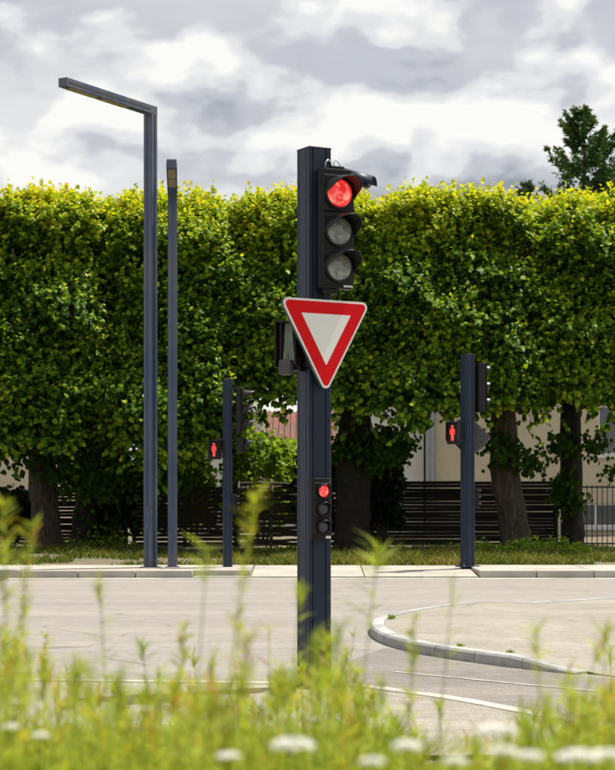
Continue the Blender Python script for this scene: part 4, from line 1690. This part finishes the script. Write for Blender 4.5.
# ------------------------------------------------------------------ verge grass and ground cover
def verge_grass():
    r = np.random.default_rng(51)
    n = 60000
    x = r.uniform(-11.5, 11.5, n)
    y = 33.95 + 8.0 * r.uniform(0, 1, n) ** 1.2
    dens = lumps(np.stack([x, y, 0 * x], 1) * 1.6, 8)
    keep = dens > -0.35 + 0.8 * r.uniform(size=n) * np.where((x > at(300, 36)[0]) & (x < at(462, 36)[0]) & (y > 35.4), 1.0, 0.12)
    x, y, dens = x[keep], y[keep], dens[keep]
    n = len(x)
    p = np.stack([x, y, height_verge(x, y) - 0.01], 1)
    L_ = r.uniform(0.05, 0.17, n) * (1 + 0.5 * (dens > 0.3))
    d = np.stack([r.normal(0, 0.4, n), r.normal(0, 0.4, n), np.ones(n)], 1)
    v, f = blade_arrays(p, d, r.normal(size=(n, 3)) * [1, 1, 0.1], r.uniform(0.012, 0.028, n), L_, r.normal(size=(n, 3)) + [0, -1, 0])
    tt = np.clip(r.normal(0.30, 0.22, n) + 0.3 * dens, 0, 1)
    o = np_mesh('verge_grass', v, f, GRASS, None, np.repeat(tt, 2))
    tag(o, 'short patchy grass on the strip below the clipped trees', 'grass', kind='stuff')
    # leafy ground cover round the trunks
    P, A, T = [], [], []
    for (px, d_, w, dep, hgt, cnt) in ((478, 39.8, 0.9, 0.7, 0.25, 1100), (530, 39.6, 1.0, 0.6, 0.28, 1400), (560, 40.0, 0.8, 0.6, 0.30, 1000), (60, 41.6, 1.4, 0.5, 0.2, 700), (100, 42, 0.9, 0.5, 0.45, 600), (330, 42, 1.8, 0.6, 0.12, 500)):
        x0, y0 = at(px, d_)
        q = r.normal(size=(cnt, 3)) * [w * 0.6, dep * 0.6, 0]
        xx, yy = q[:, 0] + x0, q[:, 1] + y0
        zz = height_verge(xx, yy) + np.abs(r.normal(0, 0.5, cnt)) * hgt * np.exp(-(q[:, 0] / w) ** 2)
        P.append(np.stack([xx, yy, zz], 1))
        T.append(np.clip(r.normal(0.5, 0.25, cnt), 0, 1))
    P, T = np.concatenate(P), np.concatenate(T)
    n = len(P)
    v, f = leaf_arrays(P, r.normal(size=(n, 3)) * [1, 1, 0.4], r.normal(size=(n, 3)) * 0.4 + [0, -0.4, 1], r.uniform(0.05, 0.11, n))
    o = np_mesh('ground_cover', v, f, BUSH, None, np.repeat(T, 2))
    tag(o, 'low leafy ground cover round the tree trunks', 'ground cover', kind='stuff')


verge_grass()

# ------------------------------------------------------------------ wild plants in front
class Weeds:
    def __init__(s):
        s.parts = []

    def blades(s, p, d, bend, w, l, face, tint):
        v, f = blade_arrays(p, d, bend, w, l, face)
        s.parts.append((v, f, np.repeat(np.clip(tint, 0, 1), 2)))

    def stem(s, pts, r0, r1, tint):
        pts = np.asarray(pts, float)
        n = len(pts)
        ang = np.array([0, 2.09, 4.19])
        rad = np.linspace(r0, r1, n)
        v = pts[:, None, :] + rad[:, None, None] * np.stack([np.cos(ang), np.sin(ang), 0 * ang], 1)[None]
        f = []
        for i in range(n - 1):
            for k in range(3):
                f.append((i * 3 + k, i * 3 + (k + 1) % 3, (i + 1) * 3 + (k + 1) % 3, (i + 1) * 3 + k))
        s.parts.append((v.reshape(-1, 3), np.array(f), np.full(len(f), tint)))

    def build(s, name, parent=None):
        v, f, t = join(s.parts)
        return np_mesh(name, v, f, WEED, parent, t)


def weed_plant(W, base, top, r, leafy=1.0, tone=0.35, tip='spray', llen=1.0, leaf_from=0.25):
    """upright narrow-leaved weed from base to top"""
    base, top = np.array(base, float), np.array(top, float)
    h = np.linalg.norm(top - base)
    m = 7
    u = np.linspace(0, 1, m)
    wob = r.normal(size=2) * 0.025 * h
    pts = base + (top - base) * u[:, None] + np.stack([np.sin(u * 3.1) * wob[0], np.sin(u * 3.1) * wob[1], 0 * u], 1)
    W.stem(pts, 0.0034, 0.0012, 0.4 + r.choice([0, .1, .2, .5], p=[.35, .3, .2, .15]))
    n = int(58 * leafy * h / 0.8)
    k = r.uniform(leaf_from, 1.0, n) ** 0.8
    p = np.stack([np.interp(k, u, pts[:, i]) for i in range(3)], 1)
    az = r.uniform(0, 6.28, n)
    d = np.stack([np.cos(az), np.sin(az), r.uniform(0.5, 1.3, n)], 1)
    L_ = r.uniform(0.035, 0.085, n) * (1.1 - 0.5 * k) * llen
    W.blades(p, d, np.stack([np.cos(az), np.sin(az), -0.5 + 0 * az], 1) * 0.5, L_ * r.uniform(0.045, 0.085, n) + 0.0012, L_, np.stack([-np.cos(az), -np.sin(az), 1 + 0 * az], 1) + r.normal(size=(n, 3)) * 0.4, tone + r.normal(0, 0.12, n) + 0.12 * k)
    if tip == 'spray':
        n = int(26 * leafy)
        p = np.repeat(pts[-1][None], n, 0) - np.array([0, 0, 1]) * r.uniform(0, 0.06, (n, 1))
        d = np.stack([r.normal(0, 0.45, n), r.normal(0, 0.45, n), np.ones(n)], 1)
        W.blades(p, d, r.normal(size=(n, 3)) * 0.3, r.uniform(0.002, 0.004, n), r.uniform(0.025, 0.06, n), r.normal(size=(n, 3)), tone + 0.15 + r.normal(0, 0.15, n))
    elif tip == 'buds':
        n = 70
        k = r.uniform(0.72, 1.0, n)
        p = np.stack([np.interp(k, u, pts[:, i]) for i in range(3)], 1)
        az = r.uniform(0, 6.28, n)
        d = np.stack([np.cos(az), np.sin(az), r.uniform(0.6, 1.4, n)], 1)
        W.blades(p, d, r.normal(size=(n, 3)) * 0.2, r.uniform(0.003, 0.006, n), r.uniform(0.015, 0.04, n), r.normal(size=(n, 3)), 0.70 + r.normal(0, 0.12, n))


def top_profile(px):
    return np.interp(px, [-200, 0, 60, 110, 170, 230, 290, 340, 385, 405, 430, 495, 520, 560, 615, 800], [622, 628, 660, 682, 690, 694, 668, 662, 692, 728, 750, 750, 724, 706, 690, 670])


r = np.random.default_rng(77)
W = Weeds()
for k in range(600):
    d = r.uniform(2.8, 7.5)
    px = r.uniform(-190, 810)
    yt = top_profile(px) + abs(r.normal(0, 1)) * 34 - 10 + r.choice([-42, -14, 0, 6, 10, 12], p=[0.06, 0.12, 0.2, 0.2, 0.2, 0.22])
    x, y = at(px, d)
    zt_ = zat(yt, d)
    zb_ = float(height_bank(np.array(x), np.array(d)))
    if zt_ - zb_ < 0.12:
        continue
    bx = x + r.normal(0, 0.07)
    weed_plant(W, (bx, y + r.normal(0, 0.06), zb_ - 0.01), (x, y, zt_), r, leafy=r.uniform(0.7, 1.3), tone=r.choice([0.2, 0.4, 0.54, 0.64]), tip=r.choice(['spray', 'spray', 'spray', 'spray', 'spray', 'buds', 'none', 'none', 'none']), llen=r.uniform(0.8, 1.4))
# grass understorey
n = 26000
d = r.uniform(2.6, 8.5, n)
px = r.uniform(-240, 860, n)
x = (px - 307.5) * d / F
zb_ = height_bank(x, d)
lim = CAM_H - (np.maximum(top_profile(px) + 26, 722) - 492) * d / F
L_ = np.clip(np.minimum(r.uniform(0.25, 0.75, n), (lim - zb_)), 0.05, 1)
W.blades(np.stack([x, d, zb_ - 0.01], 1), np.stack([r.normal(0, 0.22, n), r.normal(0, 0.22, n), np.ones(n)], 1), r.normal(size=(n, 3)) * [0.5, 0.5, 0.1], r.uniform(0.004, 0.009, n), L_, r.normal(size=(n, 3)) + [0, -1, 0], r.normal(0.48, 0.2, n))
o = W.build('wild_plants')
tag(o, 'dense yellow-green wild plants and grass filling the foreground', 'wild plants', kind='stuff')

# tall single stems that stand out against the road
def tall_weed(px_t, y_t, px_b, d, label, **kw):
    xt, y = at(px_t, d)
    xb = at(px_b, d)[0]
    zb_ = float(height_bank(np.array(xb), np.array(d)))
    t = thing('wild_plant', (xb, y, zb_), 0, label, 'plant', 'tall wild plants in front of the road')
    W = Weeds()
    rr = np.random.default_rng(int(px_t * 7 + y_t))
    weed_plant(W, (0, 0, -0.02), (xt - xb, rr.normal(0, 0.03), zat(y_t, d) - zb_), rr, **kw)
    W.build('stem_and_leaves', t)
    return t


tall_weed(8, 500, 18, 3.6, 'tall orange-tipped wild plant at the left edge', tip='buds', leafy=1.0, tone=0.5, llen=1.2)
tall_weed(30, 525, 36, 3.8, 'second tall wild plant from the left edge with sparse buds', tip='buds', leafy=0.6, tone=0.6)
tall_weed(99, 578, 96, 4.3, 'upright leafy wild plant left of the lamp posts', tip='spray', leafy=1.3, tone=0.42)
tall_weed(207, 548, 178, 3.7, 'thin bare stem with a feathery tuft below the shorter lamp post', tip='spray', leafy=0.25, tone=0.4, leaf_from=0.9, llen=1.5)
tall_weed(257, 492, 240, 3.4, 'orange stem with yellow-green tip left of the main post', tip='buds', leafy=0.15, tone=0.6, leaf_from=0.93)
tall_weed(381, 545, 362, 3.9, 'slender plant with open leafy tip right of the main post', tip='spray', leafy=0.5, tone=0.4, leaf_from=0.75, llen=1.6)
tall_weed(452, 582, 405, 4.0, 'long leaning stem crossing the nose of the traffic island', tip='spray', leafy=0.3, tone=0.45, leaf_from=0.55, llen=1.3)
tall_weed(414, 612, 402, 4.1, 'orange budded plant in front of the island nose', tip='buds', leafy=0.6, tone=0.55)
tall_weed(537, 628, 534, 3.7, 'plant with a bushy yellow-green head over the island kerb', tip='spray', leafy=0.7, tone=0.5, leaf_from=0.8)
tall_weed(606, 632, 598, 3.8, 'yellow-green wild plant at the right edge over the island', tip='spray', leafy=1.2, tone=0.5)
tall_weed(300, 590, 296, 4.1, 'leafy wild plant overlapping the foot of the main post', tip='spray', leafy=1.0, tone=0.42)
tall_weed(185, 625, 180, 4.3, 'leafy wild plant just right of centre between lamp posts and main post', tip='buds', leafy=1.0, tone=0.5)


# tufts in the joints of the island kerb
def kerb_tuft(x, y, z, label, seed, size):
    r = np.random.default_rng(seed)
    n = 60
    t = thing('kerb_weed', (x, y, z), 0, label, 'weed', 'weeds in the kerb joints')
    a = r.uniform(0, 6.28, n)
    v, f = blade_arrays(np.stack([r.normal(0, size * .35, n), r.normal(0, size * .3, n), np.zeros(n)], 1), np.stack([np.cos(a) * .7, np.sin(a) * .7, np.ones(n)], 1), r.normal(size=(n, 3)) * .3, np.full(n, size * .16), r.uniform(.4, 1, n) * size, r.normal(size=(n, 3)))
    np_mesh('leaves', v, f, BUSH, t, np.repeat(r.uniform(0, .7, n), 2))
    return t


kerb_tuft(0.93, 19.9, 0.10, 'small green weed growing on the nose of the traffic island', 1, 0.07)
kerb_tuft(1.40, 16.42, 0.085, 'green weed behind the island kerb, left of its straight stretch', 2, 0.05)
kerb_tuft(1.78, 15.78, 0.085, 'green weed behind the island kerb, right of its straight stretch', 3, 0.045)


# white flower heads
def flower(px, py, wpx, d, label, seed):
    x, y = at(px, d)
    z = zat(py, d)
    zb_ = float(height_bank(np.array(x), np.array(d)))
    rad = wpx * d / F / 2
    t = thing('white_flower', (x, y, zb_), 0, label, 'flower', 'white flowers in the foreground')
    rr = np.random.default_rng(seed)
    W = Weeds()
    W.stem([(0.02, 0, -0.02), (0.01, 0, (z - zb_) * 0.5), (0, 0, z - zb_)], 0.003, 0.002, 0.35)
    nn = 8
    az = rr.uniform(0, 6.28, nn)
    W.blades(np.stack([0 * az, 0 * az, rr.uniform(0.1, 0.8, nn) * (z - zb_)], 1), np.stack([np.cos(az), np.sin(az), 0.8 + 0 * az], 1), rr.normal(size=(nn, 3)) * 0.2, np.full(nn, 0.006), rr.uniform(0.04, 0.08, nn), rr.normal(size=(nn, 3)), np.full(nn, 0.3))
    W.build('stem', t)
    n = 170          # flat umbel of tiny florets
    q = np.sqrt(rr.uniform(0, 1, n))
    a = rr.uniform(0, 6.28, n)
    P = np.stack([q * rad * np.cos(a), q * rad * np.sin(a), (z - zb_) + (1 - q ** 2) * rad * 0.28 + rr.normal(0, 0.001, n)], 1)
    v, f = leaf_arrays(P, np.stack([np.cos(a), np.sin(a), 0.2 + 0 * a], 1) + rr.normal(size=(n, 3)) * 0.4, rr.normal(size=(n, 3)) * 0.3 + [0, -0.3, 1], np.full(n, rad * 0.24))
    np_mesh('flower_head', v, f, PETAL, t, np.repeat(rr.uniform(0, 1, n), 2))
    return t


FL = [(293, 746, 38, 2.45, 'white flower directly below the main post'), (229, 757, 22, 2.65, 'white flower at the bottom, left of the post foot'),
      (407, 747, 28, 2.55, 'white flower in front of the pale pavement corner'), (372, 762, 22, 2.45, 'white flower at the bottom between post and pavement corner'),
      (455, 761, 22, 2.45, 'white flower low in front of the pavement, right of its corner'), (497, 731, 36, 2.75, 'white flower highest among those at lower right'),
      (503, 752, 28, 2.45, 'white flower below the highest one at lower right'), (530, 757, 26, 2.45, 'white flower at lower right, left of the right edge pair'),
      (578, 758, 40, 2.35, 'broad white flower near the lower right corner'), (606, 756, 30, 2.45, 'white flower in the lower right corner'),
      (11, 727, 15, 3.10, 'white flower near the left edge, upper of two'), (41, 736, 15, 3.00, 'white flower near the left edge, lower of two'),
      (36, 706, 10, 3.40, 'small white flower above the pair at the left edge'), (14, 702, 9, 3.50, 'small white flower hard against the left edge'),
      (142, 709, 10, 3.80, 'tiny white flower below the taller lamp post'), (315, 720, 9, 3.90, 'tiny white flower beside the post foot')]
for k, (px, py, w, d, lb) in enumerate(FL):
    flower(px, py, w, d, lb, 300 + k)
